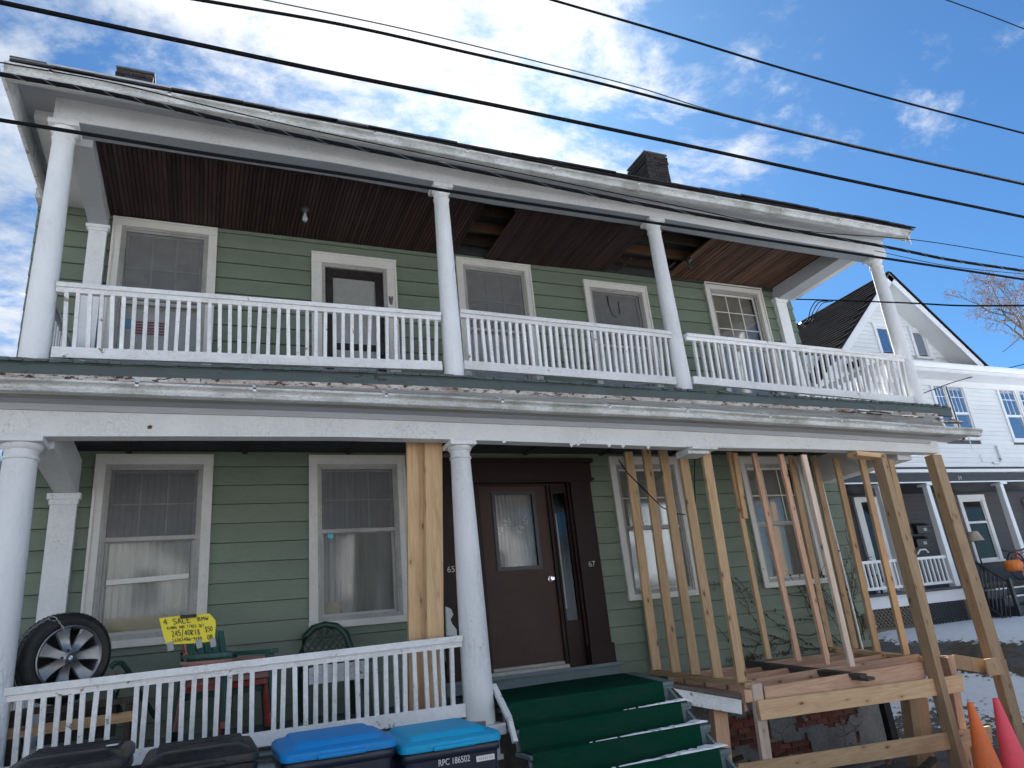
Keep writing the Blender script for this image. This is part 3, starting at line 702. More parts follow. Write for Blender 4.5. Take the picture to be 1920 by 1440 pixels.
# drip edge strips between fascia and gutter: beige, rusty, in lengths
xs2 = [-1.1, .3, 1.3, 2.2, 3.1, 4.2, 5.4, 6.5, 7.5, 8.4, 9.2, 10.0, 10.6]
for i, (a, b) in enumerate(zip(xs2, xs2[1:])):
    ma, mb_ = dz(max(a, -.6)) - .135, dz(b) - .135
    ga, gb = Lz(a) + .10, Lz(b) + .10
    q = MB()
    n = 8
    for j in range(n):
        u0, u1 = j/n, (j+1)/n; A, B = lerp(a, b, u0), lerp(a, b, u1); sg = .010 * math.sin(j*1.7+i)
        q.hexa([(A, -2.00, lerp(ma, mb_, u0)-.05+sg*.5), (B, -2.00, lerp(ma, mb_, u1)-.05+sg*.4), (B, -1.965, lerp(ma, mb_, u1)-.05), (A, -1.965, lerp(ma, mb_, u0)-.05)],
               [(A, -1.985, lerp(ma, mb_, u0)+.004), (B, -1.985, lerp(ma, mb_, u1)+.004), (B, -1.965, lerp(ma, mb_, u1)+.004), (A, -1.965, lerp(ma, mb_, u0)+.004)])
    obj('drip_edge', q, 'rot', house)
q = MB()
for a, b in zip(xs2, xs2[1:]):
    q.hexa([(a, -2.035, Lz(a)+.0), (b, -2.035, Lz(b)+.0), (b, -1.94, Lz(b)), (a, -1.94, Lz(a))], [(a, -2.0, dz(max(a,-.6))-.18), (b, -2.0, dz(b)-.18), (b, -1.94, dz(b)-.18), (a, -1.94, dz(max(a,-.6))-.18)])
obj('lower_fascia', q, 'weathered', house)
q = MB()
for a, b in zip(xs2, xs2[1:] ):
    q.quad((a, -2.04, Lz(a)+.115), (b, -2.04, Lz(b)+.115), (b, -1.975, dz(b)-.16), (a, -1.975, dz(max(a,-.6))-.16))
obj('roof_strip', q, 'weathered', house)

def gutter(name, pts, hangers, mat='gutter', sc=1.0):
    prof = [(-.0, 0), (-.066, 0), (-.074, .004), (-.076, .014), (-.066, .022), (-.062, .036), (-.066, .052), (-.082, .066), (-.100, .072), (-.108, .078), (-.108, .094), (-.100, .094), (-.098, .084), (-.078, .074), (-.058, .056), (-.054, .036), (-.058, .008), (-.004, .006), (-.004, .10), (0, .10)]
    prof = [(a*sc, b*sc) for a, b in prof]
    g = obj(name, MB().sweep(pts, prof), mat, house)
    end = MB()
    for p, s_ in ((pts[0], -1), (pts[-1], 1)):
        pr = [(p[0], p[1]+a*1.02, p[2]+b*1.02-.001) for a, b in [(-.0, 0), (-.055, 0), (-.066, .035), (-.098, .062), (-.104, .092), (0, .10)]]
        end.hexa(pr, [(x_+.006*s_, y_, z_) for x_, y_, z_ in pr])
    obj('end_cap', end, mat, g)
    for x in hangers:
        z = interp([(p[0], p[2]) for p in pts], x); y = interp([(p[0], p[1]) for p in pts], x)
        h = MB(); h.bar((x, y+.02, z+.16), (x, y-.098*sc, z+.094), .028, .004, (0, 0, 1)); h.box(x-.014, x+.014, y-.108*sc, y-.104*sc, z+.058, z+.096)
        h.box(x-.006, x+.006, y-.112, y-.055, z-.004, z-.001)
        obj('gutter_strap', h, 'nwhite', g)
    # joint sleeves
    return g
def us(lst, Y): return [at(u, v, Y=Y).x for u, v in lst]
lg = [(x, -2.035, Lz(x) + .004*math.sin(x*2.3)) for x in (-1.3, -.4, .5, 1.5, 2.5, 3.5, 4.5, 5.5, 6.5, 7.4, 8.2, 9.0, 9.8, 10.5, 11.2)]
gutter('lower_gutter', lg, us([(257,720), (477,727), (723,735), (940,742), (1140,753), (1285,760), (1440,772), (1575,785), (1700,795)], -2.12))
def Uz(x): return interp([(-1, 5.64), (-.4, 5.635), (2.5, 5.615), (4.6, 5.585), (6.7, 5.575), (8.9, 5.60), (11, 5.60)], x)
ug = [(x, -2.20, Uz(x) + .003*math.sin(x*1.9+1)) for x in (-.37, .5, 1.5, 2.5, 3.5, 4.5, 5.5, 6.5, 7.5, 8.5, 9.5, 10.3, 10.80)]
gutter('upper_gutter', ug, us([(95,135), (318,172), (508,207), (703,245), (876,280), (1036,305), (1196,335), (1340,362), (1465,385), (1573,405), (1675,425)], -2.3))
# upper eave box
q = MB()
ex = [-.38, 1, 2.5, 4.5, 6.5, 8.5, 10.90]
for a, b in zip(ex, ex[1:]):
    q.hexa([(a, -2.20, Uz(a)+.0), (b, -2.20, Uz(b)+.0), (b, -2.16, Uz(b)), (a, -2.16, Uz(a))], [(a, -2.20, Uz(a)+.20), (b, -2.20, Uz(b)+.20), (b, -2.16, Uz(b)+.20), (a, -2.16, Uz(a)+.20)])
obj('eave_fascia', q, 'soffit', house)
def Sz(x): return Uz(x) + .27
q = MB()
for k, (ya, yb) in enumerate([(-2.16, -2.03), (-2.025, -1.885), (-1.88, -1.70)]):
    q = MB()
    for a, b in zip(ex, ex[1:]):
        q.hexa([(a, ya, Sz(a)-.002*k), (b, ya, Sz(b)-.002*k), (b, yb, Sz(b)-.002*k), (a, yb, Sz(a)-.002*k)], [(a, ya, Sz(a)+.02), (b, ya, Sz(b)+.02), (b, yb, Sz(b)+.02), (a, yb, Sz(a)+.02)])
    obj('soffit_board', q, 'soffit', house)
# beams, polylines measured on the front face y=-1.74
def beam(name, bot, top, y0, y1, mat, par=house):
    q = MB(); X = sorted(set([p[0] for p in bot] + [p[0] for p in top])); X = [x for x in X if max(bot[0][0], top[0][0]) - 1e-6 <= x <= min(bot[-1][0], top[-1][0]) + 1e-6]
    for a, b in zip(X, X[1:]):
        q.hexa([(a, y0, interp(bot, a)), (b, y0, interp(bot, b)), (b, y1, interp(bot, b)), (a, y1, interp(bot, a))], [(a, y0, interp(top, a)), (b, y0, interp(top, b)), (b, y1, interp(top, b)), (a, y1, interp(top, a))])
    q.sm = False
    return obj(name, q, mat, par)
def P2(lst, Y): return [(at(u, v, Y=Y).x, at(u, v, Y=Y).z) for u, v in lst]
ub = [(-.09, 5.655)] + P2([(153,230), (640,307), (940,362), (1233,407), (1430,442), (1617,473)], -1.74) + [(10.93, 5.59)]
ut = [(x, Sz(x)) for x in (-.09, 2.5, 4.5, 6.5, 8.5, 10.93)]
def ubz(x): return interp(ub, x)
beam('upper_beam', ub, ut, -1.74, -1.50, 'white')
lb = [(-1.2, 2.525)] + P2([(0,817), (72,818), (340,818), (640,819), (823,823), (1040,830), (1270,838), (1520,842), (1763,849)], -1.74)
lb[-1] = (lb[-1][0], lb[-1][1])
def lbz(x): return interp(lb, x)
def ltop(x): return Lz(x) + .01
beam('beam_shade_strip', [(x, z-.006) for x, z in ub], [(x, z-.001) for x, z in ub], -1.735, -1.50, 'beamshade')  # thin strip added below the beam, its darker colour paints in the underside shade
beam('lower_beam', lb, [(x, ltop(x)) for x in (-1.2, 0, 2.48, 6.2, 8.6, lb[-1][0])], -1.74, -1.60, 'white')
q = MB()
for k, (ya, yb) in enumerate([(-2.04, -1.90), (-1.895, -1.70)]):
    q = MB()
    for a, b in zip(xs2[:-1] + [10.6], xs2[1:] + [11.05]):
        q.hexa([(a, ya, ltop(a)+.0), (b, ya, ltop(b)+.0), (b, yb, ltop(b)+.0), (a, yb, ltop(a)+.0)], [(a, ya, ltop(a)+.02), (b, ya, ltop(b)+.02), (b, yb, ltop(b)+.02), (a, yb, ltop(a)+.02)])
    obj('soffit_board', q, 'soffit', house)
q = MB()
for a, b in zip(xs2, xs2[1:]): q.hexa([(a, -1.765, ltop(a)-.05), (b, -1.765, ltop(b)-.05), (b, -1.742, ltop(b)-.05), (a, -1.742, ltop(a)-.05)], [(a, -1.785, ltop(a)-.002), (b, -1.785, ltop(b)-.002), (b, -1.742, ltop(b)-.002), (a, -1.742, ltop(a)-.002)])
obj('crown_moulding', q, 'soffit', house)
obj('beam_scar', MB().prism([(at(u, v, Y=-1.744).x, at(u, v, Y=-1.744).z) for u, v in ((276,800), (281,797), (286,799), (284,804), (277,804))], -1.75, -1.738), 'joist', house)
# return beams to the wall
def ret(name, x0, x1, za, zb, h, mat='soffit'):
    return obj(name, MB().hexa([(x0, -1.50, za), (x1, -1.50, za), (x1, 0, zb), (x0, 0, zb)], [(x0, -1.5, za+h), (x1, -1.5, za+h), (x1, 0, zb+h), (x0, 0, zb+h)]), mat, house)
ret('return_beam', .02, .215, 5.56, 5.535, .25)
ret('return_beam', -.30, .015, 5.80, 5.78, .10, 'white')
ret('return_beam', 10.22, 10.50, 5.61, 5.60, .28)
ret('return_beam', 10.52, 10.70, 5.66, 5.66, .24, 'white')
ret('return_beam', -.0, .20, 2.50, 2.42, .36, 'white')
ret('return_beam', 10.22, 10.50, 2.42, 2.42, .40, 'white')
# side eaves of the upper porch
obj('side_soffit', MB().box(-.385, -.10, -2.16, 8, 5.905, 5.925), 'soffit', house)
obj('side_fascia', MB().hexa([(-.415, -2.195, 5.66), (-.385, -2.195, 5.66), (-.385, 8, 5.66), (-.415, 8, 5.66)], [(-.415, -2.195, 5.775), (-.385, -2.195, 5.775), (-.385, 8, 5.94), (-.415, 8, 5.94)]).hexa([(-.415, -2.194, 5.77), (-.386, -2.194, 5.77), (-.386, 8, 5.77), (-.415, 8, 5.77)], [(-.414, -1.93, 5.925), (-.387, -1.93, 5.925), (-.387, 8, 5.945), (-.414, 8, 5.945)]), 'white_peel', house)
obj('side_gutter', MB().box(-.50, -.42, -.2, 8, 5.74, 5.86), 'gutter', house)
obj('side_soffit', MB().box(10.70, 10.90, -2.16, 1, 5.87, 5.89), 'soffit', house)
# ceilings
obj('lower_ceiling', MB().box(HX0, 10.6, -1.5, .02, 2.88, 2.90), 'dark', house)
for k in range(9):
    x = .6 + k * 1.15; obj('ceiling_joist', MB().box(x, x + .05, -1.5, 0, 2.855, 2.88), 'ceildark', house)
uc = obj('upper_ceiling', MB().box(-.2, 10.6, -1.5, .0, 6.00, 6.02), 'dark', house)
def wx(u, v): return at(u, v, Z=5.76).x
holes = [(wx(848, 480), wx(902, 487)), (wx(1133, 513), wx(1250, 520))]
x = .215; i = 0
while x < 10.21:
    worn = x > holes[1][1] - .01
    wd = .0455 if not worn else random.choice([.045, .06, .075])
    inh = any(a < x + wd / 2 < b for a, b in holes)
    z = ceil_u(x + wd / 2)
    if not inh:
        sag = random.uniform(0, .004) + (random.uniform(0, .010) if worn else 0)
        y0 = -1.50; 
        q = MB(); q.hexa([(x+.006, y0, z-sag), (x+wd-.003, y0, z-sag*.5), (x+wd-.003, 0, z-sag*.3), (x+.006, 0, z-sag)], [(x, y0, z+.014), (x+wd, y0, z+.014), (x+wd, 0, z+.014), (x, 0, z+.014)])
        obj('ceiling_board', q, 'ceil_worn' if worn else ('ceil'), uc)
    elif random.random() < .06:
        y0 = random.choice([-1.5, -.5]); y1 = y0 + random.uniform(.2, .5)
        obj('ceiling_board', MB().box(x, x+wd*.9, y0, min(0, y1), z, z+.014), 'ceil', uc)
    x += wd; i += 1
for y in (-1.30, -.95, -.55, -.22): obj('ceiling_joist', MB().box(.2, 10.2, y, y+.05, 5.85, 5.99), 'joist' if abs(y+.55) < .01 else 'joistd', uc)
obj('wall_head', MB().box(.2, 10.3, -.06, -.03, 5.77, 6.0), 'dark', uc)
# pilasters on the wall
def pilaster(x0, x1, z0, z1, cap=.07):
    p = obj('pilaster', MB().box(x0, x1, -.09, .0, z0, z1 - cap), 'white', house)
    q = MB(); q.box(x0-.03, x1+.03, -.12, 0, z1-cap*.55, z1).box(x0-.012, x1+.012, -.105, 0, z1-cap, z1-cap*.55)
    obj('capital', q, 'white', p)
pilaster(.03, .21, 3.2, 5.535); pilaster(-.025, .205, .05, 2.42, .11); pilaster(10.20, 10.42, 3.1, 5.62)

# columns
def column(x, zb, zt, r0, r1, y=-1.62, lean=0, base=True):
    H = zt - zb; cap = .05
    pr = [(r0*.98, .0), (r0, .02)] + [(lerp(r0, r1, (t**1.4)), .02 + (H-.20) * t) for t in [i/7 for i in range(1, 8)]]
    pr += [(r1*1.10, H-.172), (r1*1.10, H-.155), (r1, H-.15), (r1, H-.10), (r1*1.08, H-.095), (r1*1.22, H-.07), (r1*1.25, H-.052)]
    c = obj('column', MB().lathe((x, y, zb), pr, 32), 'white_col', house, smooth=True)
    s = r1 * 1.38; obj('capital', MB().box(x-s, x+s, y-s, y+s, zt-.05, zt-.001), 'white', c, bevel=.004)
    return c
cx = [0.0, 3.747, 6.718, 10.785]
column(-.005, dz(0)+.01, 5.655, .113, .092)
column(3.757, dz(3.75)+.0, ubz(3.75), .108, .085)
column(6.70, dz(6.7)+.0, ubz(6.7), .108, .085)
column(10.785, dz(10.7)+.0, 5.60, .112, .088)
column(0.0, -.07, lbz(0), .150, .120)
column(3.755, -.07, lbz(3.75), .142, .100)
# left over capital of the missing lower column
q = MB(); q.box(6.53, 6.88, -1.80, -1.46, lbz(6.7)-.035, lbz(6.7)-.002)
rc = obj('stub_capital', q, 'white', house); rc.rotation_euler = (0, R_(1.5), 0)
obj('capital_ring', MB().box(6.50, 6.80, -1.74, -1.50, lbz(6.7)-.075, lbz(6.7)-.040), 'white_peel', house)
for k in range(7):      # paint flakes hanging from the lower beam
    x = random.uniform(3.9, 6.6); z = lbz(x)
    q = MB(); q.hexa([(x-.01, -1.735, z-.02-random.random()*.03), (x+.012, -1.735, z-.015), (x+.01, -1.731, z-.015), (x-.01, -1.731, z-.02)], [(x-.03, -1.736, z+.002), (x+.03, -1.736, z+.002), (x+.03, -1.731, z+.002), (x-.03, -1.731, z+.002)])
    obj('paint_flake', q, 'white_peel', house)
obj('porch_plinth', MB().box(3.60, 3.93, -1.80, -1.44, -.16, -.072), 'white_peel', house)

# ------------------------------------------------------------------ railings
def railing(p_top0, p_top1, p_bot0, p_bot1, n, tw=.085, th=.045, bw=.045, bh=.10, bal=.033, fr0=.02, fr1=.98, skip=(), us_=None, mat='white_rail', mb_label=None):
    """points are 3D: centre of the top face of the top rail, and of the bottom edge of the bottom rail"""
    p_top0, p_top1, p_bot0, p_bot1 = map(Vector, (p_top0, p_top1, p_bot0, p_bot1)); Z = Vector((0, 0, 1))
    tr = obj('railing', MB().bar(p_top0 - Z*th/2, p_top1 - Z*th/2, tw, th, (0, 0, 1)), mat, house, bevel=.004)
    obj('sub_rail', MB().bar(p_top0 - Z*(th+.022), p_top1 - Z*(th+.022), .045, .044, (0, 0, 1)), mat, tr)
    obj('bottom_rail', MB().bar(p_bot0 + Z*bh/2, p_bot1 + Z*bh/2, bw, bh, (0, 0, 1)), mat, tr, bevel=.003)
    ts = us_ if us_ is not None else [lerp(fr0, fr1, i / (n-1)) for i in range(n)]
    for i, t in enumerate(ts):
        if i in skip: continue
        a = p_top0.lerp(p_top1, t) - Z*(th+.044); b = p_bot0.lerp(p_bot1, t) + Z*bh
        j = random.uniform(-.010, .010); d = (p_top1 - p_top0).normalized()
        obj('baluster', MB().bar(b - Z*.004 + d*j, a + Z*.004 + d*random.uniform(-.004, .004), bal, bal, (0, 1, 0) if abs(d.x) > .5 else (1, 0, 0)), mat, tr)
    return tr
Y = -1.62
def A(u, v, y=Y): return at(u, v, Y=y)
railing(A(107,531,-1.66), A(825,588,-1.66), A(95,671,-1.64), A(829,695,-1.64), 39, fr0=.024, fr1=.985)
railing(A(861,582,-1.66), A(1255,623,-1.66), A(870,693,-1.64), A(1268,722,-1.64), 32, fr0=.03, fr1=.97)
railing(A(1284,626,-1.66), A(1694,669,-1.66), A(1300,720,-1.64), A(1713,757,-1.64), 36, fr0=.03, fr1=.985)
tops = [40,62,85,113,135,158,183,208,257,275,300,323,343,366,387,409,431,451,473,515,533,553,572,592,610,628,650,668,687,703,723,740,757,775,795,812,827,845]
pa, pb = A(10,1290,-1.66), A(864,1191,-1.66)
ts = [(A(u, 1300 - (u-10)*.116, -1.66).x - pa.x) / (pb.x - pa.x) for u in tops]
qa, qb = A(-40,1478,-1.64), A(866,1345,-1.64)
railing(pa, pb, Vector((pa.x, -1.64, qb.z+.005)), Vector((pb.x, -1.64, qb.z)), 0, us_=ts, bal=.036, th=.055, tw=.10, bh=.11)
for xs_, z0_, z1_, (h0, h1) in ((-.02, dz(0)+.16, dz(0)+.16, (.90, .90)), (10.66, dz(10.5)+.16, dz(10.5)+.16, (.92, .92))):
    railing((xs_, -1.5, dz(xs_)+h0), (xs_, -.1, dz(xs_)+h1), (xs_, -1.5, dz(xs_)+.12), (xs_, -.1, dz(xs_)+.12), 13)
railing((-.02, -1.5, .82), (-.02, -.1, .86), (-.02, -1.5, .05), (-.02, -.1, .10), 12)
obj('rail_block', MB().box(1.95, 2.0, -1.66, -1.62, dz(2)+.0, dz(2)+.13), 'deckgreen', house)
obj('rail_block', MB().box(5.75, 5.80, -1.66, -1.62, dz(2)-.02, dz(2)+.13), 'deckgreen', house)

# ------------------------------------------------------------------ roofs and chimneys
pr = MB()    # porch roof : low hip wedge behind the gutter
pr.hexa([(-.36, -2.28, 5.735), (10.93, -2.28, 5.735), (10.93, -1.5, 6.10), (-.36, -1.5, 6.10)], [(-.36, -2.28, 5.745), (10.93, -2.28, 5.745), (10.93, -1.5, 6.13), (-.36, -1.5, 6.13)])
pr.hexa([(-.50, -1.5, 6.10), (10.93, -1.5, 6.10), (10.8, .2, 6.60), (-.4, .2, 6.60)], [(-.50, -1.5, 6.13), (10.93, -1.5, 6.13), (10.8, .2, 6.72), (-.4, .2, 6.72)])
proof = obj('porch_roof', pr, 'shingle', house)
x = -.34
while x < 10.88:
    w_ = random.uniform(.28, .36); z = interp([(-.5, 5.752), (2.5, 5.742), (6.5, 5.735), (8.8, 5.765), (10.93, 5.755)], x) + random.uniform(-.008, .010) - (.012*math.sin(x*3) if x > 7.5 else 0); xe = min(10.93, x + w_)
    obj('shingle', MB().hexa([(x+.002, -2.31+random.uniform(-.008,.008), z), (xe, -2.31+random.uniform(-.008,.008), z+random.uniform(-.006,.006)), (xe, -2.0, z+.13), (x+.002, -2.0, z+.13)],
        [(x+.002, -2.31, z+.020), (xe, -2.31, z+.020), (xe, -2.0, z+.150), (x+.002, -2.0, z+.150)]), 'shingle', proof)
    x += w_
mr = MB(); mr.hexa([(-.7, -.35, 6.50), (10.85, -.35, 6.50), (10.85, 4, 9.95), (-.7, 4, 9.95)], [(-.7, -.40, 6.58), (10.85, -.40, 6.58), (10.85, 4, 10.06), (-.7, 4, 10.06)])
mr.hexa([(-.7, 4, 9.95), (10.85, 4, 9.95), (10.85, 8.4, 6.45), (-.7, 8.4, 6.45)], [(-.7, 4, 10.06), (10.85, 4, 10.06), (10.85, 8.4, 6.55), (-.7, 8.4, 6.55)])
mr.prism([(-.5, 6.3), (-.4, 6.3), (-.4, 6.5), (-.5, 6.5)], 0, 8)
obj('main_roof', mr, 'shingle', house)
gb = MB()
for xg in (HX0, HX1 - .1): gb.hexa([(xg, .03, 6.25), (xg+.1, .03, 6.25), (xg+.1, 8, 6.25), (xg, 8, 6.25)], [(xg, 3.9, 9.9), (xg+.1, 3.9, 9.9), (xg+.1, 4.1, 9.9), (xg, 4.1, 9.9)])
obj('gable_wall', gb, 'green', house)
def chimney(x0, x1, y0, y1, z0, z1, crown=.10):
    """coursed brick stack; visible courses only are single bricks"""
    ch = obj('chimney', MB().box(x0+.012, x1-.012, y0+.012, y1-.012, z0, z1-.02), 'mortardark', house)
    bh, bl, g = .062, .20, .012
    k = 0; z = z0 + .9
    src = None
    while z + bh <= z1 + .001:
        off = (k % 2) * bl / 2
        out = .022 if z > z1 - crown - .10 and z < z1 - .06 else 0
        for face in ('f', 'l'):
            a, b = (x0, x1) if face == 'f' else (y0, y1)
            t = a - off
            while t < b - .02:
                s, e = max(a, t), min(b, t + bl - g)
                if e - s > .03:
                    j = random.uniform(-.005, .005); r = random.uniform(-.004, .004)
                    if face == 'f': q = MB().box(s, e, y0 - out + j, y0 + .05, z + r, z + bh - g + 0)
                    else: q = MB().box(x0 - out + j, x0 + .05, s + (.01 if s == a else 0), e, z + r, z + bh - g)
                    obj('brick', q, 'brickdark', ch)
                t += bl
        z += bh; k += 1
    obj('chimney_cap', MB().box(x0-.015, x1+.015, y0-.015, y1+.015, z1, z1+.03), 'mortardark', ch)
chimney(-.11, .38, 1.5, 2.0, 7.6, 9.23)
chimney(9.33, 9.86, 1.5, 2.15, 7.6, 9.66, .14)
# ceiling bulbs
for (u, v) in ((572, 392), (1290, 487)):
    p = at(u, v, Z=5.72)
    b = obj('ceiling_socket', MB().lathe((p.x, p.y, 5.66), [(.0, 0), (.025, 0), (.03, .02), (.055, .045), (.055, .08)], 16), 'blackmetal', house)
    q = MB().lathe((p.x, p.y, 5.54), [(0, 0), (.022, .008), (.034, .035), (.030, .065), (.018, .09), (.016, .12)], 16); obj('bulb', q, 'bulb' if u < 1000 else 'dark', b)
# icicles, end of the upper gutter and of the lower gutter
def icicle(x, y, z, L, r=.012): return MB().lathe((x, y, z - L), [(0.0005, 0), (r*.4, L*.3), (r*.8, L*.75), (r, L)], 8)
ic = obj('icicle', icicle(10.78, -2.26, 5.60, .14, .016), 'ice', house); obj('icicle', icicle(10.745, -2.22, 5.60, .09, .012), 'ice', house); obj('icicle', icicle(10.25, -1.9, 5.62, .07, .008), 'ice', house)
obj('icicle', icicle(10.95, -2.08, 2.60, .22, .009), 'ice', house)
# splintered wood at the right end of the lower roof
for k in range(22):
    x = random.uniform(8.6, 10.9); z = interp([(8.6, dz(8.6)-.17), (10.9, 2.82)], x) + random.uniform(-.02, .03); L = random.uniform(.1, .4)
    obj('splinter', MB().bar((x, -2.02 + random.uniform(-.05, .03), z), (min(11.05, x+L), -2.02 + random.uniform(-.05, .03), z - L*.04 + random.uniform(-.02, .02)), random.uniform(.012, .03), random.uniform(.006, .014), (0, 0, 1)), random.choice(['rot', 'shingle', 'redwood', 'snow', 'greywood']), house)
q = MB().hexa([(9.2, -2.04, 2.78), (10.95, -2.04, 2.70), (10.95, -1.5, 2.86), (9.2, -1.5, 2.86)], [(9.2, -2.04, 2.80), (10.95, -2.04, 2.72), (10.95, -1.5, 2.90), (9.2, -1.5, 2.90)])
obj('roof_end', q, 'shingle', house)
# rag of bark on the balcony door trim
# ------------------------------------------------------------------ foundation
fo = obj('foundation', MB().box(5.9, 10.35, .03, .20, -1.6, -.16).box(-.5, 5.9, .03, .2, -1.6, -.02), 'mortar', house)
holesP = [((7.62, 8.35), (-.95, -.62)), ((8.75, 9.95), (-.90, -.42)), ((7.3, 7.75), (-.35, -.17)), ((8.1, 8.9), (-1.25, -1.02))]
def exposed(x, z):
    x += .14*noise.noise(Vector((x*3.1, z*3.1, 1))); z += .12*noise.noise(Vector((x*3.7, z*3.7, 8)))
    for (a, b), (c, d) in holesP:
        if a < x < b and c < z < d: return noise.noise(Vector((x*4, z*6, 2))) > -.38
    return noise.noise(Vector((x*2.1, z*2.6, 4))) > .42
bh, bl, g = .068, .205, .012
z = -1.5; k = 0
while z < -.2:
    x = 6.0 - (k % 2) * bl / 2
    while x < 10.2:
        if any(exposed(x + dx_, z + bh/2) for dx_ in (0, .1, .2)):
            obj('brick', MB().box(x, min(10.33, x + bl - g), random.uniform(.004, .014), .05, z, z + bh - g), 'brick', fo)
        x += bl
    z += bh; k += 1
pl = MB(); st_ = .035; nx = int((10.35-5.9)/st_); nz = int(1.35/st_)
for i in range(nx):
    for j in range(nz):
        xc, zc = 5.9 + (i+.5)*st_, -1.55 + (j+.5)*st_
        if exposed(xc, zc): continue
        P_ = [(5.9 + a*st_, -.012 + .010*noise.noise(Vector((5.9+a*st_, 0, b*st_))*2.5), -1.55 + b*st_) for a, b in ((i, j), (i+1, j), (i+1, j+1), (i, j+1))]
        pl.hexa([P_[0], P_[1], (P_[1][0], .03, P_[1][2]), (P_[0][0], .03, P_[0][2])], [P_[3], P_[2], (P_[2][0], .03, P_[2][2]), (P_[3][0], .03, P_[3][2])])
obj('plaster_parge', pl, 'plaster', fo, kind='stuff')
obj('sill_beam', MB().box(6.25, 10.5, -.035, .03, -.16, -.03), 'greywood', house)

# ------------------------------------------------------------------ front steps with turf carpet
stp = thing('front_steps', 'grey painted wooden steps under green turf carpet with streaks of snow', 'steps', (4.85, -2.2, -1.1))
SX0, SX1 = 3.93, 5.76
ys_ = [-1.765, -2.02, -2.26, -2.49, -2.73, -2.97]; zs_ = [.076, -.108, -.287, -.467, -.647, -.827]
obj('landing', MB().hexa([(SX0, -1.77, -.0), (5.76, -1.77, -.0), (6.36, -.1, .02), (SX0, -.1, .02)], [(SX0, -1.79, .068), (5.77, -1.79, .068), (6.38, -.1, .08), (SX0, -.1, .08)]), 'stepgrey', stp)
cp = MB()
X1c = 5.63
pts = [(-.12, .082), (-1.745, .076)]
for y_, z_ in zip(ys_, zs_):
    pts += [(y_-.020, z_+.004), (y_-.029, z_-.004), (y_-.030, z_-.03), (y_-.030, z_-.173)]
nx = 36
ii = len(cp.v)
for (y_, z_) in pts:
    for a in range(nx+1):
        x = lerp(SX0+.02, X1c + (.56 * max(0, min(1, (y_ + 1.74) / 1.62))), a/nx)
        w_ = .006 * noise.noise(Vector((x*1.7, y_*3, z_*3)))
        cp.v.append(Vector((x, y_ - abs(w_) - .002, z_ + .004 + w_)))
for r in range(len(pts)-1):
    for a in range(nx): q0 = r*(nx+1)+a; cp.f.append((q0, q0+1, q0+nx+2, q0+nx+1))
obj('carpet', cp, 'carpet', stp, smooth=True)
for i, (y_, z_) in enumerate(zip(ys_, zs_)):
    obj('tread', MB().box(SX0, SX1, y_-.025, y_+.30, z_-.042, z_-.006), 'stepgrey', stp, bevel=.006)
    obj('riser', MB().box(SX0, SX1-.02, y_+.002, y_+.03, z_-.18, z_-.042), 'stepgrey', stp)
    obj('nosing_strip', MB().box(X1c+.005, SX1-.004, y_-.012, y_+.004, z_-.062, z_-.042), 'stepgrey', stp)
q = MB().hexa([(5.70, -1.74, .03), (5.70, -3.0, -.92), (5.70, -2.55, -1.1), (5.70, -1.70, -.40)], [(5.73, -1.74, .03), (5.73, -3.0, -.92), (5.73, -2.55, -1.1), (5.73, -1.70, -.40)])
obj('stringer', q, 'stepgrey', stp)
def snowstrip(xa, xb, y_, z_, wr, seed):
    mb = MB(); n = 40; rnd = random.Random(seed)
    for i in range(n):
        t0, t1 = i/n, (i+1)/n
        def prof(t):
            x = lerp(xa, xb, t); g_ = t**1.4
            back = .010 + (wr - .01) * g_ * (.35 + 1.3*abs(noise.noise(Vector((x*6, seed, 0))))); front = -.0 - .010*g_*noise.noise(Vector((x*9, seed, 3)))
            return x, y_ - front, y_ + back, .004 + .022 * g_ * (.6 + noise.noise(Vector((x*14, seed, 9))))
        a = prof(t0); b = prof(t1)
        if t0 < .3 and rnd.random() < .35: continue
        mb.hexa([(a[0], a[1], z_), (b[0], b[1], z_), (b[0], b[2], z_), (a[0], a[2], z_)], [(a[0], a[1]+.004, z_+max(.003, a[3])), (b[0], b[1]+.004, z_+max(.003, b[3])), (b[0], b[2]-.003, z_+max(.003, b[3])), (a[0], a[2]-.003, z_+max(.003, a[3]))])
    return mb
for i, (xa, xb, wr) in enumerate([(5.0, 5.74, .20), (4.5, 5.745, .21), (4.35, 5.75, .22), (4.1, 5.75, .22), (4.0, 5.75, .22)]):
    y_, z_ = ys_[i+1], zs_[i+1]
    s = obj('snow_patch', snowstrip(xa, xb, y_-.006, z_+.004+.010, wr, i*7.3+1), 'snow', stp, kind='stuff', smooth=True)
# loose handrail by the column
hr = thing('broken_handrail', 'broken white peeling stair handrail leaning beside the middle porch column', 'handrail', (3.98, -1.9, -.4))
pa, pb, pc = at(925, 1285, Y=-1.62), at(955, 1348, Y=-1.95), at(966, 1392, Y=-2.05)
obj('rail', MB().bar(pa, pb, .035, .05, (1, 0, 0)), 'white_peel', hr); obj('bare_end', MB().bar(pb, pc, .045, .04, (1, 0, 0)), 'white_peel', hr)

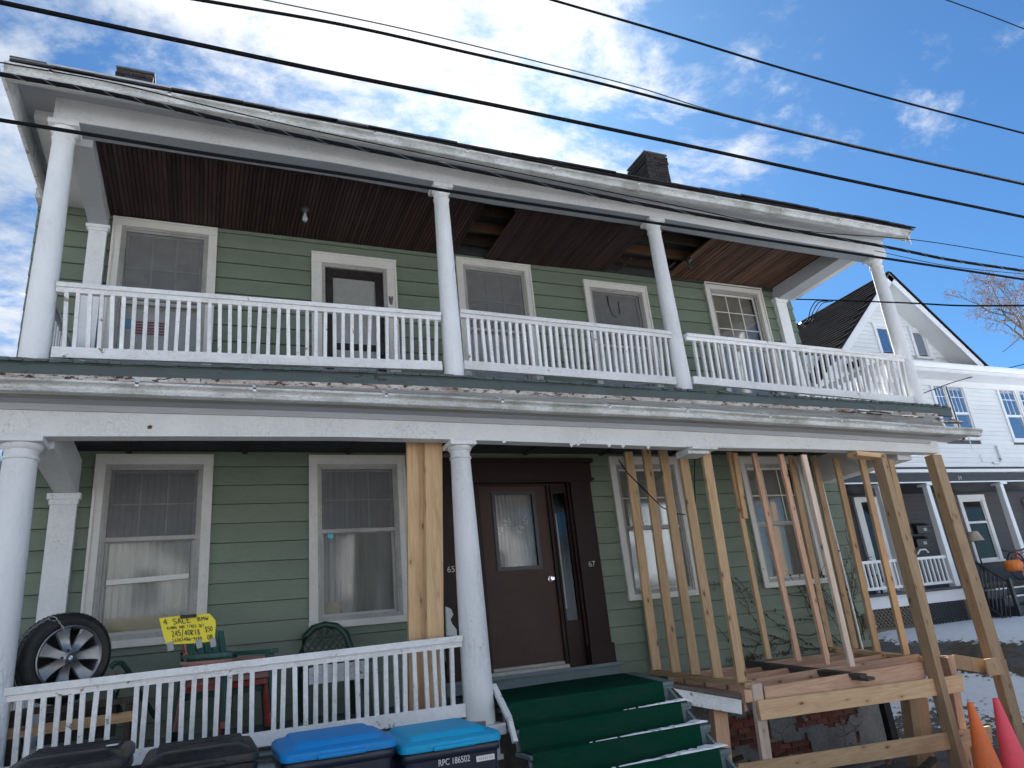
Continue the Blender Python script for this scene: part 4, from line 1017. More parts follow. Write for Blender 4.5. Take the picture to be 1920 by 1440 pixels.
# ------------------------------------------------------------------ temporary timber framing
def stud(par, bu, bv, tu, tv, w, t, mat, X=None, Yb=None, Yt=None, name='stud', ztop=None):
    """stud surveyed by its foot (bu,bv) and head (tu,tv)"""
    b = at(bu, bv, X=X) if X is not None else at(bu, bv, Y=Yb)
    tt = at(tu, tv, Y=Yt if Yt is not None else b.y)
    return obj(name, MB().bar(b, tt, w, t, (0, 1, 0)), mat, par, bevel=.003), b, tt
swA = thing('stud_wall', 'new pine stud wall of five wide uprights beside the green carpeted steps', 'stud wall', (6.8, -.8, -.1), 'temporary stud walls on the porch')
LA = [((1231,1256), (1176,838)), ((1267,1261), (1210,838)), ((1304,1265), (1241,838)), ((1346,1271), (1278,842)), ((1391,1279), (1322,846))]
XA = 6.80; feet = []
for i, ((bu, bv), (tu, tv)) in enumerate(LA):
    o, b, t = stud(swA, bu, bv, tu, tv, .125, .042, 'lumber', Yb=[-.12, -.45, -.78, -1.12, -1.50][i]); feet.append(b)
a, b = feet[0], feet[-1]
obj('bottom_plate', MB().bar(a + Vector((0, .25, -.01)), b + Vector((0, -.12, -.025)), .15, .04, (0, 0, 1)), 'lumbery', swA)
swB = thing('stud_wall', 'light stud wall of four thin uprights standing on a weathered dark plank', 'stud wall', (8.2, -.8, 0), 'temporary stud walls on the porch')
LB = [((1441,1235), (1367,848), 'lumber'), ((1497,1239), (1413,850), 'pink'), ((1552,1246), (1463,852), 'pink'), ((1597,1250), (1506,853), 'pale')]
p0, p1 = at(1398, 1236, Y=-.15), at(1618, 1262, Y=-1.75)
feetB = []
for i, ((bu, bv), (tu, tv), mt) in enumerate(LB):
    X = None; t = (bu - 1398) / (1618 - 1398); t = {0: .16, 1: .42, 2: .70, 3: .93}[i]; yb = lerp(p0.y, p1.y, t)
    b = at(bu, bv, Y=yb); tt = at(tu, tv, Y=yb)
    obj('stud', MB().bar(b, tt, .078, .042, (0, 1, 0)), mt, swB, bevel=.003)
    feetB.append(b)
    if i == 0: obj('splice_block', MB().bar(at(1397, 972, Y=yb-.045), at(1377, 850, Y=yb-.045), .08, .04, (0, 1, 0)), 'lumber', swB)
obj('bottom_plank', MB().bar(p0 + Vector((0, .1, -.03)), p1 + Vector((0, 0, -.03)), .13, .035, (0, 0, 1)), 'greywood', swB)
obj('bottom_plank', MB().bar(p0 + Vector((0.01, .1, -.068)), p1 + Vector((.05, -.05, -.068)), .15, .035, (0, 0, 1)), 'greywood', swB)
swC = thing('stud_wall', 'brown stud wall at the porch end, furthest right, in front of the neighbour lattice', 'stud wall', (9.9, -.8, 0), 'temporary stud walls on the porch')
LC = [((1556,1213), (1481,854), .05), ((1603,1216), (1525,856), -.35), ((1645,1222), (1566,858), -.75), ((1699,1227), (1615,861), -1.15), ((1756,1231), (1668,862), -1.45)]
for i, ((bu, bv), (tu, tv), yb) in enumerate(LC):
    yb = min(yb, -.05)
    b = at(bu, bv, Y=yb); tt = at(tu, tv, Y=yb)
    obj('stud', MB().bar(b, tt, .105, .042, (0, 1, 0)), ['lumber', 'treated_l', 'lumber', 'lumber', 'treated_l'][i], swC, bevel=.003)
p0, p1 = at(1560, 1216, Y=-.03), at(1780, 1240, Y=-1.55)
obj('bottom_plate', MB().bar(p0, p1, .12, .045, (0, 0, 1)), 'lumbery', swC)
# double stud prop behind the railing
pc_ = thing('timber_prop', 'cluster of new pine boards propping the porch roof left of the middle column', 'timber prop', (3.45, -1.35, -.05), 'timber props')
for (ua, ub_, va, la, lb_, Yp, mt) in [(763, 784, 826, 768, 788, -1.36, 'lumber'), (784, 800, 826, 788, 803, -1.35, 'lumber'), (797, 829, 826, 803, 833, -1.45, 'lumber')]:
    a0, a1 = at(ua, va, Y=Yp), at(ub_, va, Y=Yp); b0, b1 = at(la, 1320, Y=Yp), at(lb_, 1320, Y=Yp)
    zt = 2.86 if Yp > -1.45 else 2.86
    def ext(p, q, z): t = (z - q.z) / (p.z - q.z); return q + (p - q) * t
    A0, A1, B0, B1 = ext(a0, b0, 2.86), ext(a1, b1, 2.86), ext(a0, b0, -.02), ext(a1, b1, -.02); o = Vector((0, .045 if Yp > -1.4 else .09, 0))
    obj('plank', MB().hexa([B0, B1, B1 + o, B0 + o], [A0, A1, A1 + o, A0 + o]), mt, pc_)
# big front posts
bp_ = thing('timber_post', 'thick brown treated timber post leaning in front of the horizontal boards', 'post', (9.65, -1.7, -1.5), 'timber props')
def post(par, tl, tr, bl_, br_, Yf, d, mat, name='post_timber', dy=0):
    a0, a1, b0, b1 = at(*tl, Y=Yf), at(*tr, Y=Yf), at(*bl_, Y=Yf), at(*br_, Y=Yf); o = Vector((0, d, 0))
    return obj(name, MB().hexa([b0, b1, b1 + o, b0 + o], [a0, a1, a1 + o, a0 + o]), mat, par, bevel=.004)
post(bp_, (1651, 852), (1661, 851), (1812, 1470), (1824, 1470), -1.80, .15, 'treated')
obj('top_block', MB().bar(at(1598, 852, Y=-1.72), at(1648, 857, Y=-1.72), .16, .06, (0, 0, 1)), 'lumberx', bp_)
ep = thing('timber_post', 'square treated timber post carrying the far right corner of the porch', 'post', (10.7, -1.6, -1.6), 'timber props')
post(ep, (1748, 852), (1765, 852), (1864, 1240), (1884, 1236), -1.70, .13, 'treated')
post(ep, (1869, 1240), (1886, 1236), (1930, 1470), (1949, 1470), -1.66, .11, 'treated', 'lower_post')
post(ep, (1847, 1236), (1872, 1232), (1856, 1268), (1884, 1264), -1.73, .03, 'treated_l', 'splice_plate')

# open porch floor frame
fr = thing('floor_frame', 'open pinkish joists of the stripped right porch floor', 'floor frame', (8.5, -.8, -.6))
def board(par, pts, Yf, d, mat, name='joist', bv=.003):
    """pts: TL TR BR BL photo survey of the front face"""
    P_ = [at(*p, Y=Yf) for p in pts]; o = Vector((0, d, 0))
    return obj(name, MB().hexa([P_[3], P_[2], P_[2] + o, P_[3] + o], [P_[0], P_[1], P_[1] + o, P_[0] + o]), mat, par, bevel=bv)
for (pts, Yf, mt) in [([(1432,1288), (1733,1240), (1737,1272), (1440,1334)], -1.62, 'redwood'),]:
    board(fr, pts, Yf, .04, mt)
for yj in (-1.22, -.82, -.42, -.06):
    z = -.10 + .09 * (1.62 + yj) / 1.62
    obj('joist', MB().box(6.86, 9.95, yj, yj+.042, z-.19, z-.005), 'redwood', fr, bevel=.003)
obj('side_joist', MB().hexa([(9.95, -1.6, -.34), (9.99, -1.6, -.34), (9.99, 0, -.26), (9.95, 0, -.26)], [(9.95, -1.6, -.13), (9.99, -1.6, -.13), (9.99, 0, -.05), (9.95, 0, -.05)]), 'redwood', fr)
obj('side_joist', MB().hexa([(6.72, -1.6, -.34), (6.76, -1.6, -.34), (6.76, 0, -.26), (6.72, 0, -.26)], [(6.72, -1.6, -.16), (6.76, -1.6, -.16), (6.76, 0, -.05), (6.72, 0, -.05)]), 'redwood', fr)
board(fr, [(1395,1293), (1411,1293), (1414,1316), (1398,1318)], -1.64, .1, 'pink', 'block')
board(fr, [(1410,1284), (1428,1280), (1449,1425), (1431,1428)], -1.66, .05, 'pale', 'upright')
post(fr, (1705, 1312), (1740, 1308), (1722, 1440), (1755, 1440), -1.25, .14, 'treated', 'support_post')
post(fr, (1775, 1229), (1789, 1229), (1812, 1440), (1826, 1440), -1.55, .09, 'pink', 'upright')
post(fr, (1338, 1330), (1364, 1333), (1352, 1470), (1378, 1470), -1.55, .09, 'pink', 'upright')
obj('outrigger', MB().bar(at(1788, 1240, Y=-1.5), at(1850, 1250, Y=-1.62), .05, .17, (0, 0, 1)), 'treated', fr)
board(fr, [(1261,1290), (1390,1312), (1392,1340), (1297,1323)], -1.66, .03, 'white_peel', 'old_skirt_board')
board(fr, [(1258,1282), (1388,1303), (1390,1312), (1260,1290)], -1.67, .05, 'greywood', 'old_rim')
bd = thing('board_barrier', 'horizontal pine boards nailed low across the stripped right porch', 'barrier', (8.3, -1.75, -1.1))
board(bd, [(1421,1314), (1805,1265), (1808,1297), (1428,1351)], -1.72, .04, 'lumberx', 'plank')
board(bd, [(1385,1433), (1858,1361), (1862,1393), (1384,1466)], -1.72, .04, 'lumberx', 'plank')
# rubble under the porch
for k in range(26):
    x = random.uniform(6.6, 9.6); y = random.uniform(-1.4, -.15); z = gz(x, y)
    q = MB().bar((x, y, z+.03), (x + random.uniform(-.4, .5), y + random.uniform(-.2, .2), z + random.uniform(.03, .12)), random.uniform(.05, .14), random.uniform(.02, .05), (0, 0, 1))
    if k == 0: rb = thing('scrap_pile', 'scrap wood and rubble lying under the stripped porch floor', 'scrap wood', (8, -.8, -1.3))
    obj('scrap_board', q, random.choice(['greywood', 'joist', 'redwood', 'mortar']), rb)

# ------------------------------------------------------------------ vine on the wall
def vine():
    t = thing('climbing_vine', 'leafless climbing vine with withered leaves on the green wall near the porch end', 'vine', (9.6, -.06, 0))
    st = MB(); lf = MB(); rnd = random.Random(3)
    def grow(x, z, ang, L, r, dep):
        pts = [Vector((x, -.045, z))]; n = int(L / .07)
        for i in range(n):
            ang += rnd.uniform(-.32, .32); x += .07 * math.cos(ang); z += .07 * math.sin(ang)
            if z > 2.6 or x > 10.58 or x < 7.4 or (8.75 < x < 9.9 and 1.0 < z < 2.8 and rnd.random() < .5): break
            if z < .06: ang = abs(ang); z = .06
            pts.append(Vector((x, -.045 - rnd.uniform(0, .015), z)))
            if rnd.random() < .55:
                for _ in range(rnd.choice([1, 1, 2])):
                    s = rnd.uniform(.010, .024); c = pts[-1] + Vector((rnd.uniform(-.03, .03), -.012, rnd.uniform(-.03, .03))); a = rnd.uniform(0, 6.28)
                    d = Vector((math.cos(a), rnd.uniform(-.4, .4), math.sin(a))) * s; e = Vector((-math.sin(a), rnd.uniform(-.5, .5), math.cos(a))) * s * .6
                    lf.quad(c - d, c - e, c + d, c + e)
            if dep < 3 and rnd.random() < .16: grow(x, z, ang + rnd.choice([-1, 1]) * rnd.uniform(.4, 1.0), L * rnd.uniform(.35, .7), r * .7, dep + 1)
        if len(pts) > 1: st.tube(pts, r, 5, True, r * .4)
    for x, a, L in ((9.9, 2.8, 1.9), (9.8, 2.6, 1.7), (9.7, 2.95, 1.8), (10.3, 1.8, 1.9), (10.35, 1.5, 2.4), (10.45, 1.35, 1.8), (10.1, 2.0, 1.5)): grow(x, .08, a, L, .0075, 0)
    obj('stem', st, 'vine', t, kind='stuff'); obj('leaves', lf, 'leafdark', t, kind='stuff')
vine()
# loose wires on the wall and service connections of the house
wr = MB(); wr.tube([at(u, v, Y=-.6) for u, v in ((1160,862), (1175,885), (1205,915), (1240,950), (1262,962), (1285,965))], .007, 6)
wr.tube([at(u, v, Y=-.1) for u, v in ((1303,858), (1302,900), (1304,950), (1310,1000))], .006, 6)
tag(obj('dangling_wire', wr, 'cable'), 'thin black wires dangling loose behind the wide pine studs', 'wire')

# ------------------------------------------------------------------ neighbour house
NY = 3.4
nh = thing('neighbour_house', 'white clapboard gabled house with dark recessed front porch next door', 'house', (18.5, NY, 0))
NX0, NX1 = 13.6, 26.0
nshell = MB().box(NX0, NX1, NY + 2.0, NY + 12, -.5, 3.3).box(NX0, NX1, NY + .02, NY + 12, 3.35, 6.3)
nw = obj('wall', nshell, 'ndark', nh)
wins = []
def NP(u, v, Y=NY): p = at(u, v, Y=Y); return p
nwp = [(18.13, 19.17, 4.15, 5.95), (19.20, 19.72, 4.15, 5.95), (21.50, 22.62, 4.05, 5.92)]
# measured window pairs
pairs = [((18.60, 19.04), 4.30, 5.84), ((19.16, 19.74), 4.30, 5.84), ((21.22, 21.90), 4.26, 5.86), ((22.06, 22.74), 4.26, 5.86), ((16.6, 17.2), 4.3, 5.84), ((24.4, 25.1), 4.26, 5.86)]
ops = [(a - .09, b + .09, z0 - .09, z1 + .10) for (a, b), z0, z1 in pairs]
z = 3.52
while z < 6.25:
    cuts = sorted(o for o in ops if o[2] < z + .115 and o[3] > z); x = NX0; segs = []
    for o in cuts:
        if o[0] > x: segs.append((x, o[0]))
        x = max(x, o[1])
    segs.append((x, NX1))
    for a, b in segs: obj('clapboard', MB().hexa([(a, NY-.02, z), (b, NY-.02, z), (b, NY+.03, z), (a, NY+.03, z)], [(a, NY-.004, z+.118), (b, NY-.004, z+.118), (b, NY+.03, z+.118), (a, NY+.03, z+.118)]), 'nsiding', nw)
    z += .12
def nwindow(a, b, z0, z1, y, cols=3, gl='nglass', meet=.42, cas=.09, mat='nwhite', blind=False):
    c = MB(); c.box(a-cas, a, y-.05, y+.02, z0-.02, z1).box(b, b+cas, y-.05, y+.02, z0-.02, z1).box(a-cas-.01, b+cas+.01, y-.055, y+.02, z1, z1+cas+.01).box(a-cas-.03, b+cas+.03, y-.07, y+.02, z0-.08, z0-.02)
    w = obj('window', c, mat, nh); f = MB(); r = .04; zm = lerp(z0, z1, meet)
    f.box(a, a+r, y-.02, y+.03, z0, z1).box(b-r, b, y-.02, y+.03, z0, z1).box(a+r, b-r, y-.018, y+.03, z0-.02, z0+r).box(a+r, b-r, y-.018, y+.03, z1-r, z1).box(a+r, b-r, y-.018, y+.03, zm-.03, zm+.03)
    if cols > 1:
        for k in range(1, cols): xx = lerp(a+r, b-r, k/cols); f.box(xx-.009, xx+.009, y-.006, y+.012, zm, z1-r)
        f.box(a+r, b-r, y-.005, y+.010, (zm+z1)/2-.009, (zm+z1)/2+.009)
    obj('sash', f, mat, w)
    obj('pane', MB().box(a+r, b-r, y+.0, y+.008, zm+.03, z1-r), gl, w); obj('pane', MB().box(a+r, b-r, y+.010, y+.016, z0+r, zm-.03), gl, w)
    return w
mng, ntg, bg_ = mat_base('sky_reflecting_glass'); bg_.inputs['Base Color'].default_value = (.05, .08, .16, 1); bg_.inputs['Roughness'].default_value = .05; bg_.inputs['Specular IOR Level'].default_value = 1.0; bg_.inputs['IOR'].default_value = 2.6; M['nglass'] = mng
mng, ntg, bg_ = mat_base('dark_reflecting_glass'); bg_.inputs['Base Color'].default_value = (.02, .022, .028, 1); bg_.inputs['Roughness'].default_value = .05; M['dglass'] = mng
for (a, b), z0, z1 in pairs: nwindow(a, b, z0, z1, NY)
# upper eave band
OH = .55
EZ = at(1800, 686, Y=NY-.6).z
ev = MB().box(15.6, NX1+.2, NY-.58, NY+.05, EZ-.20, EZ-.16).box(15.6, NX1+.2, NY-.60, NY-.56, EZ-.18, EZ-.02).box(14.7, NX1, NY-.06, NY-.005, EZ-.36, EZ-.20)
obj('eave_cornice', ev, 'nwhite', nh)
obj('eave_gutter', MB().sweep([(15.6, NY-.60, EZ-.13), (NX1+.2, NY-.60, EZ-.13)], [(0, 0), (-.07, 0), (-.11, .08), (-.11, .13), (0, .13)]), 'nwhite', nh)
obj('pent_roof', MB().hexa([(15.6, NY-.62, EZ-.01), (NX1+.2, NY-.62, EZ-.01), (NX1+.2, NY+.02, EZ+.01), (15.6, NY+.02, EZ+.01)], [(15.6, NY-.62, EZ+.01), (NX1+.2, NY-.62, EZ+.01), (NX1+.2, NY+.02, EZ+.04), (15.6, NY+.02, EZ+.04)]), 'shingle', nh)
# gable
PK = at(1667, 512, Y=NY-OH)
GR = at(1846, 684, Y=NY-OH)
hw = GR.x - PK.x; hgt = PK.z - GR.z; GLx = PK.x - hw
gx, gpz, gbz = PK.x, PK.z, GR.z
gs = hgt / hw
def gable_edge(z, inset=None): return ((8.42 if inset is None else gpz - inset) - z) / gs
z = 6.5
aw = [((16.95+.06, 17.62), 6.50, 7.27), ((18.36, 18.98), 6.50, 7.27)]
aw = [((NP(1640,615).x, NP(1676,660).x), 6.50, 7.24), ((NP(1706,620).x, NP(1742,668).x), 6.50, 7.22)]
aops = [(a-.09, b+.09, z0-.1, z1+.1) for (a, b), z0, z1 in aw]
while z < gpz - .5:
    e0, e1 = gable_edge(z), gable_edge(z + .12)
    if e1 < .05: break
    cuts = sorted(o for o in aops if o[2] < z + .115 and o[3] > z)
    pieces = []; x = gx - e0
    for o in cuts: pieces.append((x, o[0])); x = o[1]
    pieces.append((x, gx + e0))
    for a, b in pieces:
        ta = gx - e1 if abs(a - (gx - e0)) < 1e-6 else a; tb = gx + e1 if abs(b - (gx + e0)) < 1e-6 else b
        if b > a: obj('clapboard', MB().hexa([(a, NY-.02, z), (b, NY-.02, z), (b, NY+.03, z), (a, NY+.03, z)], [(ta, NY-.004, z+.118), (tb, NY-.004, z+.118), (tb, NY+.03, z+.118), (ta, NY+.03, z+.118)]), 'nsiding', nw)
    z += .12
for (a, b), z0, z1 in aw: nwindow(a, b, z0, z1, NY, cols=1, meet=.02)
obj('gable_backing', MB().prism([(gx - gable_edge(6.2, .2), 6.2), (gx + gable_edge(6.2, .2), 6.2), (gx, gpz - .2)], NY + .02, NY + .06), 'nwhite', nh)
def rake(side):
    L = math.hypot(hw, hgt) ; d = Vector((side * hw, 0, -hgt)).normalized(); p0 = Vector((gx, NY-OH, gpz)); n = Vector((side * hgt, 0, hw)).normalized()
    f = MB(); e = p0 + d * (L - .02)
    f.hexa([p0 - n*.02, e - n*.02, e - n*.02 + Vector((0, .04, 0)), p0 - n*.02 + Vector((0, .04, 0))][::1], [p0 - n*.20, e - n*.20, e - n*.20 + Vector((0, .04, 0)), p0 - n*.20 + Vector((0, .04, 0))])
    obj('rake_board', f, 'nwhite', nh)
    s = MB(); a, b = p0 - n*.18 + Vector((0, .04, 0)), e - n*.18 + Vector((0, .04, 0)); o = Vector((0, OH-.02, 0))
    s.hexa([a, b, b + o, a + o], [a + n*.02, b + n*.02, b + o + n*.02, a + o + n*.02]); obj('rake_soffit', s, 'nwhite', nh)
    r = MB(); a, b = p0 - Vector((0, .03, 0)), e + d*(.15 if side > 0 else 1.2) - Vector((0, .03, 0)); o = Vector((0, 12.5, 0)); r.hexa([a, b, b + o, a + o], [a + n*.05, b + n*.05, b + o + n*.05, a + o + n*.05]); rf = obj('roof', r, 'shingle_n', nh)
    if side < 0:      # shingle courses on the visible slope
        k = 0; q = MB(); s_ = 0; rnd = random.Random(5)
        while s_ < L + 1.2:
            y0 = NY - OH - .03
            while y0 < NY + 12:
                w_ = .32; j = rnd.uniform(0, .012)
                a = Vector((gx, y0 + (k % 2)*.16, gpz)) + d * s_ + n*(.052); b = a + d * (.17)
                q.hexa([a, b + n*(.012+j), b + n*(.012+j) + Vector((0, w_-.012, 0)), a + Vector((0, w_-.012, 0))], [a + n*.006, b + n*(.024+j), b + n*(.024+j) + Vector((0, w_-.012, 0)), a + n*.006 + Vector((0, w_-.012, 0))])
                y0 += w_
            s_ += .155; k += 1
        obj('shingle_courses', q, 'shingle_n', rf, kind='stuff')
rake(-1); rake(1)
# porch
pb_ = MB().box(NX0-.2, NX1+.2, NY-.12, NY+.10, 3.12, 3.34); pbm = obj('porch_beam', pb_, 'nbeam', nh)
obj('beam_trim', MB().box(NX0-.3, NX1+.3, NY-.20, NY+.02, 3.345, 3.42).box(NX0-.3, NX1+.3, NY-.14, NY-.125, 3.10, 3.13), 'nwhite', nh)
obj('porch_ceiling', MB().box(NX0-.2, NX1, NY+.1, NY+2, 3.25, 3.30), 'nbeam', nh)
num('69', NP(1797, 896, NY-.13).x, NY-.122, 3.17, .14, 'greyprint', pbm)
ncol = [13.75, (NP(1640,905).x + NP(1700,1095).x)/2, (NP(1734,905).x + NP(1790,1095).x)/2, NP(1872,905).x, 22.6, 25.6]
for x in ncol:
    c = obj('porch_column', MB().hexa([(x-.08, NY-.08, .72), (x+.08, NY-.08, .72), (x+.08, NY+.08, .72), (x-.08, NY+.08, .72)], [(x-.06, NY-.06, 3.05), (x+.06, NY-.06, 3.05), (x+.06, NY+.06, 3.05), (x-.06, NY+.06, 3.05)]), 'nwhite', nh)
    obj('capital', MB().box(x-.13, x+.13, NY-.13, NY+.13, 3.05, 3.10), 'nwhite', c)
obj('porch_deck', MB().box(NX0-.2, 17.5, NY-.2, NY+2, .66, .72).box(17.5, NX1, NY-.2, NY+2, .66, .72), 'ndark', nh)
obj('porch_skirt', MB().box(NX0-.2, 17.42, NY-.13, NY-.09, .42, .66), 'nwhite', nh); obj('porch_skirt', MB().box(20.2, NX1, NY-.13, NY-.09, .42, .66), 'nwhite', nh)
def nrail(xa, xb):
    r = obj('porch_railing', MB().box(xa, xb, NY-.035, NY+.035, 1.36, 1.42).box(xa, xb, NY-.025, NY+.025, .80, .86), 'nwhite', nh)
    n = int((xb - xa) / .13)
    for i in range(n): x = lerp(xa, xb, (i+.5)/n); obj('baluster', MB().box(x-.02, x+.02, NY-.02, NY+.02, .86, 1.36), 'nwhite', r)
nrail(13.85, ncol[1]-.09); nrail(ncol[1]+.09, ncol[2]-.09); nrail(20.4, 22.5)
def lattice(xa, xb, za, zb, y):
    q = MB(); s = .11; 
    for sg in (1, -1):
        t = xa - (zb - za)
        while t < xb + (zb - za):
            pts = []
            x0_, z0_, x1_, z1_ = (t, za, t + (zb-za), zb) if sg > 0 else (t + (zb-za), za, t, zb)
            # clip to xa..xb
            def cl(xc): return z0_ + (z1_ - z0_) * (xc - x0_) / (x1_ - x0_)
            A_, B_ = (x0_, z0_), (x1_, z1_)
            if sg > 0: lo_, hi_ = A_, B_
            else: lo_, hi_ = B_, A_
            if lo_[0] < xa: lo_ = (xa, cl(xa))
            if hi_[0] > xb: hi_ = (xb, cl(xb))
            if hi_[0] - lo_[0] > .02: q.bar((lo_[0], y + .008*sg, lo_[1]), (hi_[0], y + .008*sg, hi_[1]), .035, .012, (0, 1, 0))
            t += s
    return q
lt = obj('lattice_frame', MB().box(13.5, 15.66, NY-.11, NY-.07, -.08, .02), 'lattice', nh); obj('frame_post', MB().box(15.66, 15.78, NY-.11, NY-.07, -.08, .42), 'lattice', nh); obj('frame_post', MB().box(17.3, 17.4, NY-.11, NY-.07, -.1, .42), 'lattice', nh)
obj('lattice_strips', lattice(13.5, 15.66, .02, .42, NY-.09), 'lattice', lt, kind='stuff'); 
lt2 = obj('lattice_frame', MB().box(15.9, 17.3, NY-.11, NY-.07, -.12, -.06), 'nbeam', nh)
obj('lattice_strips', lattice(15.8, 17.3, -.06, .42, NY-.09), 'ndark', lt2, kind='stuff')
obj('crawl_space', MB().box(13.5, 17.4, NY+.35, NY+.4, -.2, .6), 'dark', nh)
# back wall of the porch: dark clapboards
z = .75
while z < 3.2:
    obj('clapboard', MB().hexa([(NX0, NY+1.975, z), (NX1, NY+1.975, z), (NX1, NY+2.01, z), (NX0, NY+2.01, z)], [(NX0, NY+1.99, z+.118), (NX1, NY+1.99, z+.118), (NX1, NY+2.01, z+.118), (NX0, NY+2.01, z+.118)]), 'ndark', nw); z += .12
B0, B1 = at(1800, 945, Y=NY+2), at(1868, 1048, Y=NY+2)
bw = nwindow(B0.x, B1.x + .05, 1.35, 3.02, NY+1.96, cols=1, gl='dglass', meet=.62, cas=.14)
dW = at(1607, 945, Y=NY+1.96).x
sd = obj('storm_door', MB().box(dW-.14, dW, NY+1.90, NY+1.97, .75, 3.05).box(dW+.55, dW+.72, NY+1.90, NY+1.97, .75, 3.05).box(dW-.14, dW+.72, NY+1.895, NY+1.97, 3.05, 3.18).box(dW, dW+.12, NY+1.93, NY+1.97, .75, 3.05).box(dW+.43, dW+.55, NY+1.93, NY+1.97, .75, 3.05).box(dW+.12, dW+.43, NY+1.93, NY+1.97, .75, 1.0), 'nwhite', nh)
obj('pane', MB().box(dW+.12, dW+.43, NY+1.95, NY+1.96, 1.0, 3.05), 'dglass', sd)
# open white door at far right
obj('side_door', MB().box(24.0, 24.9, NY+1.9, NY+1.97, .75, 3.0), 'nwhite', nh)
# pipe vent on the neighbour's wall
cp_ = [at(u, v, Y=NY-.05) for u, v in ((1868,835), (1871,843), (1877,860), (1874,868), (1862,868))]
obj('conduit', MB().tube(cp_, .03, 8), 'nsiding', nh); obj('conduit', MB().tube([at(1838, 852, Y=NY-.04), at(1842, 866, Y=NY-.04)], .015, 6), 'nsiding', nh)
# steps and black metal railing
ns = obj('porch_steps', MB().box(17.6, 19.9, NY-.5, NY-.2, .0, .55).box(17.6, 19.9, NY-.8, NY-.5, -.1, .37).box(17.6, 19.9, NY-1.1, NY-.8, -.2, .19), 'nbeam', nh)
for k in range(3): obj('step_snow', MB().box(17.9 + .2*k, 19.5, NY-.46-.3*k, NY-.25-.3*k, .55-.18*k, .58-.18*k), 'snow', ns, kind='stuff')
obj('step_cheek', MB().box(19.9, 21.4, NY-1.25, NY-.1, -.2, .85).box(19.85, 21.45, NY-1.3, NY-.08, .85, .90), 'ndark', nh)
mrl = thing('metal_handrail', 'black metal stair railing with thin balusters on the neighbour porch steps', 'railing', (18.0, 2.6, 0))
ra, rb_ = at(1818, 1048, Y=NY-.15), at(1893, 1092, Y=NY-1.25); la, lb2 = at(1829, 1120, Y=NY-.15), at(1900, 1172, Y=NY-1.25)
obj('top_rail', MB().bar(ra, rb_, .05, .05, (0, 0, 1)), 'blackmetal', mrl); obj('bottom_rail', MB().bar(la, lb2, .035, .035, (0, 0, 1)), 'blackmetal', mrl)
for i in range(9):
    t = (i + .5) / 9; obj('baluster', MB().bar(ra.lerp(rb_, t), la.lerp(lb2, t), .02, .02), 'blackmetal', mrl)
obj('newel_post', MB().bar(rb_ + Vector((0, 0, .08)), Vector((rb_.x, rb_.y, gz(rb_.x, rb_.y))), .07, .07), 'blackmetal', mrl)
# ------------------------------------------------------------------ neighbour things
for i, (v, lab) in enumerate(((990, 'black wall mailbox with pale lid, upper of two on the dark porch wall'), (1015, 'black wall mailbox, lower of two on the dark porch wall'))):
    p = at(1730, v, Y=NY+1.85); t = thing('mailbox', lab, 'mailbox', (p.x, p.y, p.z-.15), 'mailboxes on the neighbour porch')
    obj('body', MB().box(p.x-.22, p.x+.22, p.y, p.y+.10, p.z-.14, p.z+.08), 'blackmetal', t); obj('lid', MB().hexa([(p.x-.24, p.y-.03, p.z+.04), (p.x+.24, p.y-.03, p.z+.04), (p.x+.24, p.y+.1, p.z+.13), (p.x-.24, p.y+.1, p.z+.13)], [(p.x-.24, p.y-.03, p.z+.06), (p.x+.24, p.y-.03, p.z+.06), (p.x+.24, p.y+.1, p.z+.15), (p.x-.24, p.y+.1, p.z+.15)]), 'blackmetal', t)
    obj('card', MB().box(p.x+.02, p.x+.14, p.y-.004, p.y, p.z-.08, p.z+.0), 'greyprint', t)
p = at(1828, 1015, Y=NY+1.7)
lp = thing('floor_lamp', 'lamp with cream shade standing before the dark neighbour porch window', 'lamp', (p.x, p.y, .72))
obj('lamp_shade', MB().lathe((p.x, p.y, p.z), [(.24, 0), (.13, .26)], 20), 'lampshade', lp); obj('lamp_pole', MB().tube([(p.x, p.y, .72), (p.x, p.y, p.z+.1)], .02), 'blackmetal', lp)
p = at(1627, 1065, Y=NY+1.2)
ch_ = thing('patio_chair', 'black lattice metal chair on the neighbour porch beside the storm door', 'chair', (p.x, p.y, .72))
q = MB()
for k in range(7): a = lerp(-.22, .22, k/6); q.bar((p.x+a, p.y, 1.15), (p.x+a*.8+.06, p.y, 1.62-abs(a)*.6), .016, .016)
for k in range(4): z_ = 1.2 + k*.11; q.bar((p.x-.22, p.y, z_), (p.x+.22, p.y, z_+.06), .016, .016)
obj('backrest', q, 'blackmetal', ch_); obj('seat', MB().box(p.x-.25, p.x+.25, p.y-.45, p.y, 1.12, 1.16), 'blackmetal', ch_)
for a in (-.22, .22):
    for b_ in (-.42, -.02): obj('leg', MB().bar((p.x+a, p.y+b_, .72), (p.x+a, p.y+b_, 1.13), .025, .025), 'blackmetal', ch_)
p = at(1908, 1085, Y=NY-.9)
pk = thing('pumpkin', 'round orange pumpkin on the dark step wall at the right picture edge', 'pumpkin', (p.x, p.y, .9))
q = MB(); n = 12
for k in range(n):
    a = 2*math.pi*k/n; q.sphere((p.x + .09*math.cos(a), p.y + .09*math.sin(a), 1.03), .10, 6, (1, 1, 1.25))
obj('body', q, 'pumpkin', pk); obj('stem', MB().tube([(p.x, p.y, 1.12), (p.x+.02, p.y, 1.21)], .018), 'bark', pk)
bk = thing('bicycle', 'dark bicycle with black handlebars parked on the neighbour porch', 'bicycle', (20.6, NY-.3, .72))
h0, h1 = at(1880, 1032, Y=NY-.3), at(1925, 1026, Y=NY-.3); hm = (h0 + h1) / 2
